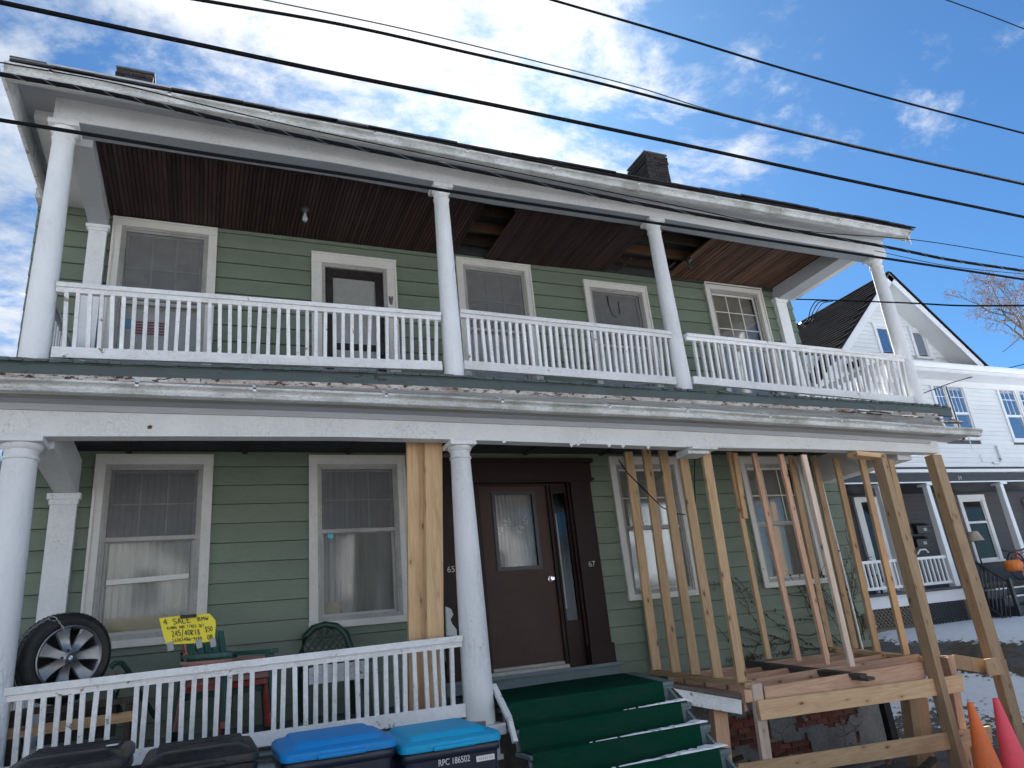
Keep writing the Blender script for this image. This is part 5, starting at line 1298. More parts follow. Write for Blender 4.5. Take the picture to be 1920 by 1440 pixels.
obj('handlebar', MB().tube([h0, h0.lerp(h1, .25) + Vector((0, 0, -.05)), h0.lerp(h1, .75) + Vector((0, 0, -.05)), h1], .02, 8), 'blackmetal', bk)
obj('frame', MB().tube([hm, hm + Vector((.1, .1, -.55)), hm + Vector((.6, .1, -.5)), hm + Vector((.1, .1, -.15)), hm + Vector((.65, .1, -.05))], .02, 8), 'redplastic', bk)
def wheelring(c, r):
    m = MB(); m.tube([Vector((c.x + r*math.cos(a*math.pi/12), c.y, c.z + r*math.sin(a*math.pi/12))) for a in range(25)], .02, 6, False); return m
for dx_ in (.05, .95): obj('wheel', wheelring(Vector((hm.x + dx_, hm.y + .1, .72 + .33)), .32), 'tyre', bk)
p = at(1725, 1045, Y=NY-.0)
hz = [at(u, v, Y=NY+.15) for u, v in ((1722,1058), (1720,1040), (1725,1031), (1735,1030), (1741,1036))]
tag(obj('curved_pipe', MB().tube(hz, .018, 8), 'nwhite'), 'small white curved pipe rising behind the neighbour porch railing', 'pipe')
p = at(1500, 985, Y=0)
mt_ = at(1612, 1166, Y=-.03)
mx = thing('meter_box', 'small grey meter box on the green wall corner among the vines', 'meter box', (mt_.x, -.06, mt_.z-.1))
mt_.x = 10.50
obj('body', MB().box(mt_.x-.07, mt_.x+.07, -.13, -.03, mt_.z-.10, mt_.z+.10), 'frame', mx); obj('cover', MB().box(mt_.x-.05, mt_.x+.05, -.145, -.13, mt_.z-.07, mt_.z+.07), 'stepgrey', mx)

# ------------------------------------------------------------------ cones
def cone(u, v, Yc, mat, lab):
    p = at(u, v, Y=Yc); g_ = gz(p.x, p.y); H = p.z - g_
    t = thing('traffic_cone', lab, 'traffic cone', (p.x, p.y, g_), 'traffic cones'); s = H / .75
    obj('body', MB().lathe((p.x, p.y, g_ + .03), [(.165*s, 0), (.150*s, .02), (.135*s, .035), (.028*s, H-.04), (.026*s, H-.03), (.018*s, H-.032), (.018*s, H-.1)], 36), mat, t)
    b = MB(); r = .21*s; b.box(p.x-r, p.x+r, p.y-r, p.y+r, g_, g_+.035); obj('base', b, mat, t, bevel=.01)
cone(1818, 1317, -2.35, 'orange', 'orange traffic cone, left one at the lower right corner')
cone(1866, 1309, -2.35, 'pinkcone', 'fluorescent pink red traffic cone, right one at the lower right corner')

# ------------------------------------------------------------------ bins
def rounded(x0, x1, y0, y1, r, n=5):
    pts = []
    for cx_, cy_, a0 in ((x1-r, y0+r, -90), (x1-r, y1-r, 0), (x0+r, y1-r, 90), (x0+r, y0+r, 180)):
        for k in range(n+1): a = R_(a0 + 90*k/n); pts.append((cx_ + r*math.cos(a), cy_ + r*math.sin(a)))
    return pts
def loft(rings):
    m = MB(); n = len(rings[0])
    for r in rings: m.v += [Vector(p) for p in r]
    for k in range(len(rings)-1):
        for j in range(n): j2 = (j+1) % n; m.f.append((k*n+j, k*n+j2, (k+1)*n+j2, (k+1)*n+j))
    m.f.append(tuple(reversed(range(n)))); m.f.append(tuple((len(rings)-1)*n + j for j in range(n))); m.sm = True; return m
def wbin(xc, yf, ztop, w, d, bodymat, lidmat, lab, rot=0, text=False, style=0):
    """wheeled bin: local frame x across, y=0 front, z up; ztop = top of the front lid edge"""
    g_ = gz(xc, yf); t = thing('wheeled_bin', lab, 'wheeled bin', (xc, yf + d/2, g_), 'wheeled bins before the porch railing')
    H = ztop - g_ - .05
    mt = Matrix.Translation((xc, yf + d/2, 0)) @ Matrix.Rotation(R_(rot), 4, 'Z')
    def ring(x0, x1, y0, y1, r, z0, z1=None):
        z1 = z0 if z1 is None else z1
        return [mt @ Vector((x, y, lerp(z0, z1, (y + d/2) / d))) for x, y in rounded(x0, x1, y0, y1, r)]
    hw_, hd = w/2, d/2; z0 = g_
    b = loft([ring(-hw_*.78, hw_*.78, -hd*.72, hd*.72, .05, z0+.03), ring(-hw_*.80, hw_*.80, -hd*.76, hd*.78, .06, z0+.10), ring(-hw_*.94, hw_*.94, -hd*.93, hd*.93, .07, z0+H-.09), ring(-hw_*.945, hw_*.945, -hd*.94, hd*.94, .07, z0+H-.01)])
    body = obj('body', b, bodymat, t)
    rim = loft([ring(-hw_*.97, hw_*.97, -hd*.96, hd*.96, .075, z0+H-.060), ring(-hw_*.985, hw_*.985, -hd*.98, hd*.98, .08, z0+H-.050), ring(-hw_*.985, hw_*.985, -hd*.98, hd*.98, .08, z0+H-.015), ring(-hw_*.97, hw_*.97, -hd*.97, hd*.97, .08, z0+H-.005)])
    obj('rim', rim, bodymat, t)
    zl = z0 + H; c = .10 if style == 0 else .085
    lid = loft([ring(-hw_, hw_, -hd*1.02, hd, .08, zl, zl+.01), ring(-hw_*1.01, hw_*1.01, -hd*1.03, hd*1.0, .085, zl+.02, zl+.04), ring(-hw_, hw_, -hd*1.02, hd*.99, .085, zl+.045, zl+.065), ring(-hw_*.95, hw_*.95, -hd*.95, hd*.93, .09, zl+.058, zl+.085)])
    ld = obj('lid', lid, lidmat, t)
    if style == 0:     # raised panel
        l2 = loft([ring(-hw_*.80, hw_*.80, -hd*.78, hd*.80, .05, zl+.057, zl+.084), ring(-hw_*.74, hw_*.74, -hd*.70, hd*.72, .05, zl+.085, zl+.118), ring(-hw_*.70, hw_*.70, -hd*.62, hd*.62, .05, zl+.090, zl+.122)])
        obj('lid_panel', l2, lidmat, ld)
    else:              # ribs and finger ridge
        for k in range(6):
            y_ = lerp(-.35, .75, k/5)*hd
            q = MB(); a, b_ = mt @ Vector((-hw_*.78, y_, zl+.075+.02*(k/5))), mt @ Vector((hw_*.78, y_, zl+.075+.02*(k/5)))
            q.bar(a, b_, d*.045, .03, (0, 0, 1)); obj('lid_rib', q, lidmat, ld, bevel=.008)
        l2 = loft([ring(-hw_*.86, hw_*.86, -hd*.86, -hd*.30, .05, zl+.058, zl+.085), ring(-hw_*.70, hw_*.70, -hd*.74, -hd*.36, .05, zl+.088, zl+.115)]); obj('lid_panel', l2, lidmat, ld)
    lp_ = MB(); a, b_ = mt @ Vector((-hw_*.42, -hd*1.045, zl+.012)), mt @ Vector((hw_*.42, -hd*1.045, zl+.012)); lp_.bar(a, b_, .035, .03, (0, 0, 1)); obj('lid_lip', lp_, lidmat, ld, bevel=.01)
    hb = MB().tube([mt @ Vector((-hw_*.7, hd*1.07, zl-.03)), mt @ Vector((hw_*.7, hd*1.07, zl-.03))], .016, 8); obj('handle', hb, bodymat, t)
    for sx in (-1, 1):
        obj('wheel', MB().lathe(mt @ Vector((sx*hw_*.85, hd*.85, z0+.13)), [(0.02, -.03), (.12, -.03), (.13, -.02), (.13, .02), (.12, .03), (0.02, .03)], 20, Matrix.Rotation(R_(90), 3, 'Y')), 'tyre', t)
    if text:
        pm = mt @ Matrix.Translation((-.12, -hd*.990, z0+H-.100)) @ Matrix.Rotation(R_(93), 4, 'X')
        textmesh('bin_lettering', 'RPC 186502', .056, 'print', body, pm @ Matrix.Scale(.80, 4, (1, 0, 0)))['kind'] = 'stuff'
        q = MB(); q.v = [mt @ Vector(p) for p in ((.155, -hd*.980, z0+H-.115), (.29, -hd*.980, z0+H-.115), (.29, -hd*.978, z0+H-.080), (.155, -hd*.978, z0+H-.080))]; q.f = [(0, 1, 2, 3)]
        q2 = MB(); 
        for k in range(7): x_ = .17 + k*.016; q2.v += [mt @ Vector(p) for p in ((x_, -hd*.986, z0+H-.106), (x_+.007, -hd*.986, z0+H-.106), (x_+.007, -hd*.984, z0+H-.090), (x_, -hd*.984, z0+H-.090))]; q2.f.append(tuple(range(4*k, 4*k+4)))
        obj('bin_label', q, 'print', body); obj('label_code', q2, 'greyprint', body)
        r_ = obj('front_recess', loft([[mt @ Vector((x, -hd*.90 + yy, z)) for x, z in rounded(-.17, .22, z0+H-.62, z0+H-.20, .03)] for yy in (-.03, .03)]), bodymat, body)
    return t, mt, zl, hd
Yb = -3.10
def bx(u, v): return at(u, v, Y=Yb)
def binat(ul, ur, v, **k):
    a, b = bx(ul, v), bx(ur, v); return wbin((a.x+b.x)/2, Yb, (a.z+b.z)/2, (b.x-a.x)*.99, .82, **k)
t1, mt1, zl1, hd1 = binat(-6, 236, 1437, bodymat='black', lidmat='black', lab='black wheeled bin with round white sticker, leftmost of the four', style=1)
binat(260, 488, 1424, bodymat='black', lidmat='black', lab='black wheeled bin with ribbed lid and no sticker, second from left', style=1)
binat(528, 748, 1400, bodymat='navy', lidmat='blue', lab='navy bin with darker blue frosted lid beside the black bins', style=0)
binat(752, 945, 1386, bodymat='navy', lidmat='blue2', lab='navy bin with brighter blue lid and white lettering below the middle column', style=0, text=True)
q = MB().lathe(mt1 @ Vector((.22, -.18, zl1+.108)), [(0, 0), (.034, 0), (.034, .004), (0, .004)], 20); lid1 = [c for c in t1.children if c.name.startswith('lid')][0]
obj('round_sticker', q, 'print', lid1)

# ------------------------------------------------------------------ wheel for sale
wc = at(131, 1233, Y=-1.36)
wn = Vector((.52, -.84, -.06)).normalized()           # outward face normal
def frame_of(n, roll=0):
    r = Vector((0, 0, 1)).cross(n).normalized(); u = n.cross(r)
    m = Matrix((r, u, n)).transposed(); return m @ Matrix.Rotation(roll, 3, 'Z')
WMt = frame_of(wn, R_(8))
RT, RR, TW = .338, .245, .25
cwz = WMt
wt = thing('car_wheel', 'silver seven spoke alloy wheel with black tyre standing behind the left railing', 'wheel', (wc.x, wc.y, wc.z - RT))
prof = [(RR-.004, -.012), (RR+.012, .0), (RR+.05, .004), (RT-.030, -.006), (RT-.008, -.022), (RT, -.045)]
for k in range(6):
    z_ = -.045 - (k+.5) * (TW-.09)/6
    prof += [(RT+.002, z_+.010), (RT+.002, z_-.008), (RT-.008, z_-.010), (RT-.008, z_-.014)]
prof += [(RT, -TW+.045), (RT-.03, -TW+.006), (RR+.03, -TW), (RR-.004, -TW+.012)]
tyre = obj('tyre', MB().lathe(wc, prof, 64, cwz, caps=False), 'tyre', wt, smooth=True)
tb = MB()      # tread blocks
for k in range(60):
    a = 2*math.pi*k/60
    for z0_, z1_, tw_ in ((-.05, -.105, .02), (-.145, -.2, -.02)):
        p = [cwz @ Vector(((RT+.001)*math.cos(a+o), (RT+.001)*math.sin(a+o), z)) for o, z in ((0, z0_), (.05, z0_), (.05+tw_, z1_), (tw_, z1_))]
        q_ = [cwz @ Vector(((RT+.006)*math.cos(a+o), (RT+.006)*math.sin(a+o), z)) for o, z in ((0, z0_), (.05, z0_), (.05+tw_, z1_), (tw_, z1_))]
        tb.hexa([wc + v for v in p], [wc + v for v in q_])
obj('tread', tb, 'tyre', tyre, kind='stuff')
rimprof = [(RR-.012, -.02), (RR, .002), (RR-.008, .006), (RR-.020, -.004), (RR-.030, -.03), (RR-.034, -.12), (RR-.05, -.2), (RR-.05, -.205), (RR-.03, -.22)]
rim = obj('rim', MB().lathe(wc, rimprof, 64, cwz, caps=False), 'alloy', wt, smooth=True)
obj('brake_void', MB().lathe(wc, [(0, -.19), (RR-.04, -.19), (RR-.04, -.2), (0, -.2)], 32, cwz), 'dark', rim)
for k in range(7):
    a = 2*math.pi*k/7 + R_(-2); ca, sa = math.cos(a), math.sin(a)
    sp = MB(); rr = [.045, .09, .14, .19, .234]; ww = [.032, .036, .043, .054, .068]; zz = [.004, -.016, -.020, -.010, .0]
    rings = []
    for r_, w_, z_ in zip(rr, ww, zz):
        sec = [(-w_, z_-.012), (-w_*.8, z_), (0, z_-.004), (w_*.8, z_), (w_, z_-.012), (w_*.8, z_-.04), (-w_*.8, z_-.04)]
        rings.append([wc + cwz @ Vector((r_*ca - s_*sa, r_*sa + s_*ca, zz_)) for s_, zz_ in sec])
    m_ = loft(rings); obj('spoke', m_, 'alloy', rim)
hub = obj('hub', MB().lathe(wc, [(0, .010), (.030, .010), (.034, .004), (.060, -.004), (.066, -.02), (.066, -.06), (0, -.06)], 32, cwz), 'alloy', rim)
lug = MB()
for k in range(5):
    a = 2*math.pi*k/5 + .5; c_ = wc + cwz @ Vector((.056*math.cos(a), .056*math.sin(a), 0)); lug.lathe(c_, [(0, .0015), (.012, .0015), (.012, -.01)], 12, cwz)
obj('lug_hole', lug, 'dark', hub)
obj('emblem_ring', MB().lathe(wc, [(0, .0125), (.029, .0125), (.029, .009)], 24, cwz), 'ink', hub)
for k in range(4):
    e = MB(); pts_ = [(0, 0)] + [(.017*math.cos(R_(90*k + t)), .017*math.sin(R_(90*k + t))) for t in (0, 18, 36, 54, 72, 90)]
    e.v = [wc + cwz @ Vector((x_, y_, .0135)) for x_, y_ in pts_]; e.f = [tuple(range(len(pts_)))]
    obj('emblem_quarter', e, 'sticker' if k % 2 else 'print', hub)
# chain over the tyre
cl = thing('steel_chain', 'thin rusty steel chain looped over the top of the tyre', 'chain', (wc.x-.1, wc.y, wc.z+.3))
def link(c, d, up, s=.016):
    m = MB(); d = d.normalized(); up = (up - d*up.dot(d)).normalized(); 
    m.tube([c + d*s*math.cos(t)*1.3 + up*s*.6*math.sin(t) for t in [2*math.pi*i/10 for i in range(11)]], .0035, 5, False); return m
path = []
a0 = R_(108) 
for k in range(6): path.append(wc + cwz @ Vector(((RT-.01-k*.022)*math.cos(a0-k*.02), (RT-.01-k*.022)*math.sin(a0-k*.02), .022)))
path = path[::-1]
for k in range(1, 26): a = a0 + k*.075; path.append(wc + cwz @ Vector(((RT+.014)*math.cos(a), (RT+.014)*math.sin(a), -.03 - min(k, 8)*.012)))
L_ = 0
for i in range(len(path)-1):
    d = path[i+1]-path[i]; out = (path[i]-wc).normalized()
    obj('chain_link', link((path[i]+path[i+1])/2, d, out if i % 2 else d.cross(out), d.length*.42), 'frame', cl)
# stand under the wheel
wz = wc.z - RT
sd_ = thing('wooden_stand', 'rough wooden stand with dark cloth under the alloy wheel behind the railing', 'stand', (.45, -1.2, 0))
obj('top_board', MB().box(.12, .95, -1.50, -1.05, wz-.045, wz-.005), 'greywood', sd_)
obj('crossbar', MB().bar((.10, -1.46, wz-.16), (.95, -1.46, wz-.14), .03, .075, (0, 0, 1)), 'lumberx', sd_)
for x in (.14, .90):
    for y in (-1.45, -1.10): obj('leg', MB().box(x-.02, x+.02, y-.02, y+.02, fz(y)+.012, wz-.045), 'greywood', sd_)
obj('dark_cloth', MB().box(.30, .82, -1.42, -1.38, .22, wz-.05), 'tyre', sd_)
bg = thing('plastic_bag', 'crumpled grey plastic bag under the wooden stand', 'bag', (.35, -1.45, 0))
q = MB(); q.sphere((.36, -1.42, .10), .13, 6, (1.2, .6, .9))
for v in q.v: v += Vector((noise.noise(v*9), noise.noise(v*9+Vector((3,3,3))), noise.noise(v*9+Vector((7,7,7)))))*.05
obj('body', q, 'soffit', bg, smooth=False)

# ------------------------------------------------------------------ resin chairs
def resin_chair(loc, rot, mat, lab, group=None, slats=5, back='slat', arm_mat=None, S=.98, seatmat=None):
    t = thing('resin_chair', lab, 'chair', loc, group)
    mt = Matrix.Translation(loc) @ Matrix.Rotation(rot, 4, 'Z') @ Matrix.Scale(S, 4)
    def T(p): return mt @ Vector(p)
    def bar(m, a, b, w, th, up=(0, 0, 1)): m.bar(T(a), T(b), w*S, th*S, (mt.to_3x3() @ Vector(up)).normalized()); return m
    # local: faces -y, seat z .40, width .56
    q = MB()
    for k in range(6): y = lerp(-.25, .19, k/5); bar(q, (-.23, y, .405 - .02*(k/5)), (.23, y, .405 - .02*(k/5)), .075, .018)
    bar(q, (-.24, -.29, .39), (.24, -.29, .39), .03, .05)
    obj('seat', q, seatmat or mat, t, bevel=.004)
    for s_ in (-1, 1):
        for (y0, y1, zt) in ((-.29, -.26, .52), (.28, .20, .535)):
            obj('leg', bar(MB(), (s_*.285, y0, 0), (s_*.26, y1, zt), .075, .05, (0, 1, 0)), mat, t, bevel=.006)
        obj('arm', bar(bar(MB(), (s_*.285, -.31, .535), (s_*.285, .12,   .545), .095, .040), (s_*.285, .12, .545), (s_*.25, .27, .56), .06, .03), arm_mat or mat, t, bevel=.008)
        obj('side_rail', bar(MB(), (s_*.25, -.27, .40), (s_*.24, .24, .38), .03, .06), mat, t)
    if back == 'slat':
        for k in range(slats):
            x = lerp(-.19, .19, k/(slats-1)); h = .88 - .06*abs(x)/.19
            obj('back_slat', bar(MB(), (x*.92, .20, .40), (x, .30, h - .05), .068, .018, (0, 1, 0)), mat, t, bevel=.004)
        obj('back_rail', bar(MB(), (-.23, .275, .62), (.23, .275, .62), .05, .02, (0, 1, 0)), mat, t)
    else:
        pts = [T((-.25, .20, .42)), T((-.26, .26, .66)), T((-.22, .30, .82)), T((-.12, .32, .905)), T((0, .325, .93)), T((.12, .32, .905)), T((.22, .30, .82)), T((.26, .26, .66)), T((.25, .20, .42))]
        obj('back_frame', MB().tube(pts, .036*S, 10), mat, t)
        q = MB()
        for k in range(-6, 7):
            for sg in (-1, 1):
                x0_ = k*.075; P_ = []
                for j in range(13):
                    z = .46 + j*.035; x = x0_ + sg*(z-.66)*.9
                    wmax = .235 if z < .78 else math.sqrt(max(0, 1 - ((z-.78)/.14)**2))*.22
                    if abs(x) < wmax and z < .90: P_.append(T((x, .20 + (z-.42)*.25, z)))
                if len(P_) > 1: q.tube(P_, .0075, 5)
        obj('back_lattice', q, mat, t)
        for k in range(5):
            a = R_(180*k/4); obj('back_petal', MB().tube([T((0, .315, .80)), T((.035*math.cos(a), .32, .80+.075*math.sin(a))), T((.065*math.cos(a), .32, .80+.085*math.sin(a)))], .012, 5), mat, t)
    return t
grp = 'stacked resin chairs under the yellow sign'
sx, sy = 1.60, -.86; rz_ = R_(42)
labs = [('resin_d', 'dark green resin chair, bottom of the stack behind the railing'), ('resin_r', 'red resin chair, second from the bottom of the stack'),
        ('resin_p', 'faded pink resin chair just under the topmost green chair of the stack'), ('resin_g', 'green slatted resin chair on top of the stack, yellow sign on its back')]
for i, (mt_, lab) in enumerate(labs):
    resin_chair((sx + .012*i, sy - .010*i, .045 + .055*i), rz_ + R_([3, -2, 2, 0][i]), mt_, lab, grp)
resin_chair((2.63, -.52, .04), R_(4), 'resin_d', 'dark green resin chair with lattice back under the right lower window', None, back='lattice', seatmat='resin_d')
tag(obj('white_board', MB().box(2.36, 2.92, -.84, -.80, .40, .56), 'white_peel'), 'short white board lying across the seat of the lattice back chair', 'board')
# folded green chair frame
fc = thing('folded_chair', 'folded dark green metal chair frame leaning between wheel and chair stack', 'chair', (.9, -1.0, .04))
def fp_(u, v, y): return at(u, v, Y=y)
obj('frame_tube', MB().tube([fp_(207,1252,-1.15), fp_(216,1243,-1.15), fp_(228,1243,-1.12), fp_(238,1255,-1.1), fp_(262,1300,-1.0), fp_(292,1345,-.95)], .022, 8), 'resin_d', fc)
obj('frame_tube', MB().tube([fp_(207,1292,-1.2), fp_(225,1335,-1.2), fp_(244,1368,-1.2)], .022, 8), 'resin_d', fc)
obj('frame_tube', MB().tube([fp_(236,1262,-1.05), fp_(215,1310,-1.05), fp_(196,1400,-1.0)], .018, 8), 'resin_d', fc)
obj('crossbar', MB().tube([fp_(205,1270,-1.3), fp_(216,1262,-1.0)], .016, 8), 'treated', fc)

# ------------------------------------------------------------------ yellow sale sign, hand lettered
GL = {'4': [[(3,0),(3,6),(0,2),(4,2)]], 'S': [[(4,5.4),(2,6),(.3,5),(1,3.5),(3.4,2.6),(4,1.2),(2.3,0),(.2,.6)]], 'A': [[(0,0),(2,6),(4,0)],[(.8,2.2),(3.2,2.2)]], 'L': [[(.4,6),(.4,0),(3.8,.2)]], 'E': [[(3.8,6),(.3,5.9),(.3,0),(3.9,.1)],[(.3,3.1),(3,3.2)]],
 'B': [[(.3,0),(.3,6),(2.8,5.7),(3.2,4.2),(.4,3.1),(3.4,2.8),(3.7,.9),(.3,0)]], 'M': [[(0,0),(.5,6),(2,2),(3.5,6),(4,0)]], 'W': [[(0,6),(1,0),(2,4),(3,0),(4,6)]], 'R': [[(.3,0),(.3,6),(3,5.6),(3.2,3.9),(.4,3),(3.8,0)]], 'I': [[(2,6),(2,0)]], 'N': [[(.2,0),(.4,6),(3.6,0),(3.8,6)]],
 'G': [[(3.9,5),(2,6),(.2,4),(.2,1.5),(2,0),(3.8,1),(3.8,2.8),(2.2,2.8)]], 'D': [[(.3,0),(.3,6),(2.4,5.7),(3.9,3.2),(2.8,.6),(.3,0)]], 'T': [[(0,6),(4,6)],[(2,6),(2,0)]], '2': [[(.3,4.8),(1.5,6),(3.4,5.2),(3.2,3.4),(.2,0),(4,.2)]], '5': [[(3.8,6),(.7,5.9),(.5,3.4),(3,3.7),(3.9,1.9),(2.6,0),(.2,.5)]],
 '/': [[(.2,-1),(3.6,7)]], '0': [[(2,6),(.3,4.4),(.4,1.2),(2,0),(3.7,1.4),(3.7,4.5),(2,6)]], '1': [[(2,6),(2,0)]], '8': [[(2,3.2),(.5,4.6),(2,6),(3.4,4.7),(2,3.2),(.3,1.5),(2,0),(3.8,1.4),(2,3.2)]], '$': [[(4,5.2),(2,5.8),(.4,4.7),(3.8,1.7),(2.2,.3),(.2,.9)],[(2.1,7),(2,-1)]],
 'O': [[(2,6),(.2,4.2),(.3,1.3),(2,0),(3.8,1.4),(3.8,4.5),(2,6)]], '(': [[(3,7),(1.4,5),(1.4,1.5),(3,-1)]], ')': [[(1,7),(2.6,5),(2.6,1.5),(1,-1)]], '6': [[(3.2,6),(.8,3.8),(.4,1.3),(2,0),(3.8,1.2),(3.3,2.9),(.8,2.4)]], '3': [[(.4,5.6),(2.4,6),(3.6,4.7),(1.6,3.3),(3.8,2),(2.4,0),(.2,.6)]], '9': [[(3.6,4.8),(1.8,6),(.4,4.4),(2,3),(3.6,4.6),(3.2,0)]],
 '-': [[(.4,3),(3.4,3)]], 'P': [[(.3,0),(.3,6),(3.2,5.4),(3,3.4),(.4,2.9)]]}
sg = thing('sale_sign', 'yellow handwritten cardboard sale sign taped to the green chair back', 'sign', (1.28, -1.2, .85))
YS = -1.215
cor = [at(u, v, Y=YS) for u, v in ((298,1159), (340,1154), (393,1150), (404,1163), (405,1172), (402,1202), (380,1205), (312,1209), (306,1190))]
cor = [Vector((p.x, YS + .05*(p.z - .85), p.z)) for p in cor]
card = obj('card', MB().hexa([p + Vector((0, 0, 0)) for p in cor], [p + Vector((0, .006, 0)) for p in cor]), 'yellow', sg)
def signpt(s, t):
    """s 0..1 across, t 0..1 up, bilinear on the card"""
    bl, br, tl, tr = cor[7], cor[5], cor[0], cor[2] + Vector((.012, 0, -.004))
    p = (bl.lerp(br, s)).lerp(tl.lerp(tr, s), t); p.y = YS + .05*(p.z-.85) - .004; return p
def write(txt, s0, s1, t0, h, r=.0030, jit=.35):
    n = len(txt); cw_ = (s1 - s0)/n; q = MB(); rnd = random.Random(hash(txt) % 1000 if False else len(txt)*7)
    for i, c in enumerate(txt):
        if c == ' ': continue
        ox = s0 + cw_*i; dy = rnd.uniform(-.012, .012)
        for stz in GL[c]:
            P_ = [signpt(ox + cw_*.78*(x/4), t0 + dy + h*(z/6)) for x, z in stz]
            for a, b in zip(P_, P_[1:]):
                if (b-a).length > 1e-5: q.bar(a, b, r*1.6, .0015, (0, 1, 0))
    obj('marker_writing', q, 'ink', card, kind='stuff')
write('4 SALE', .06, .60, .74, .20, .0038); write('BMW', .72, .95, .78, .13, .0032)
write('RINGS AND TIRES SET', .10, .84, .555, .095, .0022)
write('245/40R18', .16, .74, .285, .20, .0032); write('$50', .84, 1.0, .36, .18, .0030)
write('(630)486-9188', .14, .76, .085, .12, .0026); write('OB', .86, .99, .09, .15, .0030)
for (u, v) in ((318,1211), (372,1206), (398,1204)):
    a = at(u, v, Y=YS-.012); obj('tape', MB().bar(a + Vector((-.0, -.0, .03)), a + Vector((.012, 0, -.04)), .045, .002, (0, 1, 0)), 'tape', sg)
a = at(352, 1156, Y=YS-.014); obj('clip', MB().box(a.x-.06, a.x+.07, a.y-.006, a.y+.01, a.z-.012, a.z+.016), 'black', sg, bevel=.004)

# carved bracket and small pale pot between prop and column
cb = [at(u, v, Y=-1.0) for u, v in ((836,1137), (846,1142), (850,1152), (845,1162), (848,1170), (856,1180), (857,1192), (838,1192))]
tag(obj('carved_bracket', MB().hexa([p for p in cb], [p + Vector((0, .04, 0)) for p in cb]), 'white'), 'white scrolled bracket standing between the pine boards and the column', 'bracket')
# bark scrap caught on the balcony rail
q = MB(); c_ = at(733, 565, Y=-1.66)
for k in range(9): q.bar(c_ + Vector((random.uniform(-.03,.02), 0, random.uniform(-.04, .02))), c_ + Vector((random.uniform(-.02,.03), random.uniform(-.02,.02), random.uniform(.02, .07))), .018, .008)
tag(obj('dead_leaf', q, 'greywood'), 'curled grey dead leaf stuck on top of the upper balcony railing', 'leaf')

# ------------------------------------------------------------------ overhead cables
def catm(pts, n=10):
    P_ = [pts[0] + (pts[0]-pts[1])] + pts + [pts[-1] + (pts[-1]-pts[-2])]; o = []
    for i in range(1, len(P_)-2):
        for k in range(n):
            t = k/n; a, b, c, d = P_[i-1], P_[i], P_[i+1], P_[i+2]
            o.append(.5*((2*b) + (c-a)*t + (2*a-5*b+4*c-d)*t*t + (3*b-a-3*c+d)*t**3))
    return o + [pts[-1]]
def cable(px, Y, r, lab, mat='cable', e0=7, e1=7, n=6, ties=False):
    P_ = [at(u, v, Y=Y) for u, v in px]; c = catm(P_, 8)
    if e0: c = [c[0] + (c[0]-c[1]).normalized()*e0] + c
    if e1: c = c + [c[-1] + (c[-1]-c[-2]).normalized()*e1]
    o = tag(obj('overhead_cable', MB().tube(c, r, n), mat), lab, 'cable', 'overhead cables along the street')
    return o, c
YC = -4.0
cable([(0,4), (350,79), (640,140), (960,204), (1280,271), (1600,340), (1920,407)], YC, .0165, 'thick black cable crossing from the upper left corner to the right edge above the chimney')
cable([(375,0), (640,46), (870,97), (1120,155), (1360,217), (1640,284), (1920,346)], YC-.15, .0125, 'black cable meeting the thinner wire above the right chimney')
cable([(497,0), (760,55), (1010,116), (1200,165), (1360,214), (1640,281), (1920,343)], YC-.2, .0055, 'thin grey wire leaving the top edge and joining the black cable', 'cable_g')
cable([(1036,0), (1250,62), (1480,132), (1700,193), (1920,250)], YC-.3, .0115, 'black cable entering at the top centre over the blue sky')
cable([(1775,0), (1850,27), (1920,54)], YC-.4, .0075, 'short stretch of thin cable cutting the top right corner')
o, c = cable([(0,139), (210,177), (420,225), (640,271), (960,334), (1280,397), (1640,459), (1780,487), (1920,508)], YC+.25, .0155, 'thick bundled cable running along the soffit of the upper roof')
tw = MB(); 
tw.tube([p + Vector((0, .016*math.cos(i*.9), .016*math.sin(i*.9))) for i, p in enumerate(catm([at(u, v, Y=YC+.25) for u, v in ((0,139), (210,177), (420,225), (640,271), (960,334), (1280,397), (1640,459), (1780,487), (1920,508))], 26))], .004, 4); obj('lashing_wire', tw, 'cable_g', o)
cable([(0,117), (210,155), (420,203), (640,253), (960,320), (1280,387), (1640,453), (1920,478)][:2] + [(420,206), (640,256), (960,322), (1280,388), (1500,432), (1717,450), (1920,482)], YC+.2, .0045, 'thin wire just above the bundled cable on the upper gutter')
cable([(0,225), (143,248), (400,290), (640,326), (960,377), (1280,426), (1650,483), (1920,524)], YC+.1, .0125, 'black cable crossing the tops of the upper porch columns')
cable([(1640,470), (1780,499), (1920,514)], YC+.3, .0035, 'hair thin wire under the bundled cable at right', e0=0)
# service drop
sc_ = thing('service_drop', 'black service wires looping from the right house corner across the neighbour gable', 'cable', (10.7, -.1, 5.0))
sp = [at(1493, 561, Y=-.1), at(1560, 563, Y=-.9), at(1700, 568, Y=-2.2), at(1800, 573, Y=-3.0), at(1920, 573, Y=-3.8)]
c = catm(sp, 8); c.append(c[-1] + (c[-1]-c[-2]).normalized()*6); obj('main_wire', MB().tube(c, .012, 6), 'cable', sc_)
for k, dz_ in enumerate((0, .04, .08)):
    lp_ = [at(1545 + 8*k, 563 + k, Y=-.8), at(1530 + 6*k, 565 + 2*k, Y=-.6), at(1520 + 5*k, 580 + 3*k, Y=-.4), at(1515 + 4*k, 598 + k*2, Y=-.2), at(1504, 610, Y=-.05)]
    obj('loop_wire', MB().tube(catm(lp_, 6), .008, 6), 'cable', sc_)
obj('entry_head', MB().tube([at(1500, 606, Y=-.05), at(1510, 614, Y=-.05)], .025, 8), 'blackmetal', sc_)
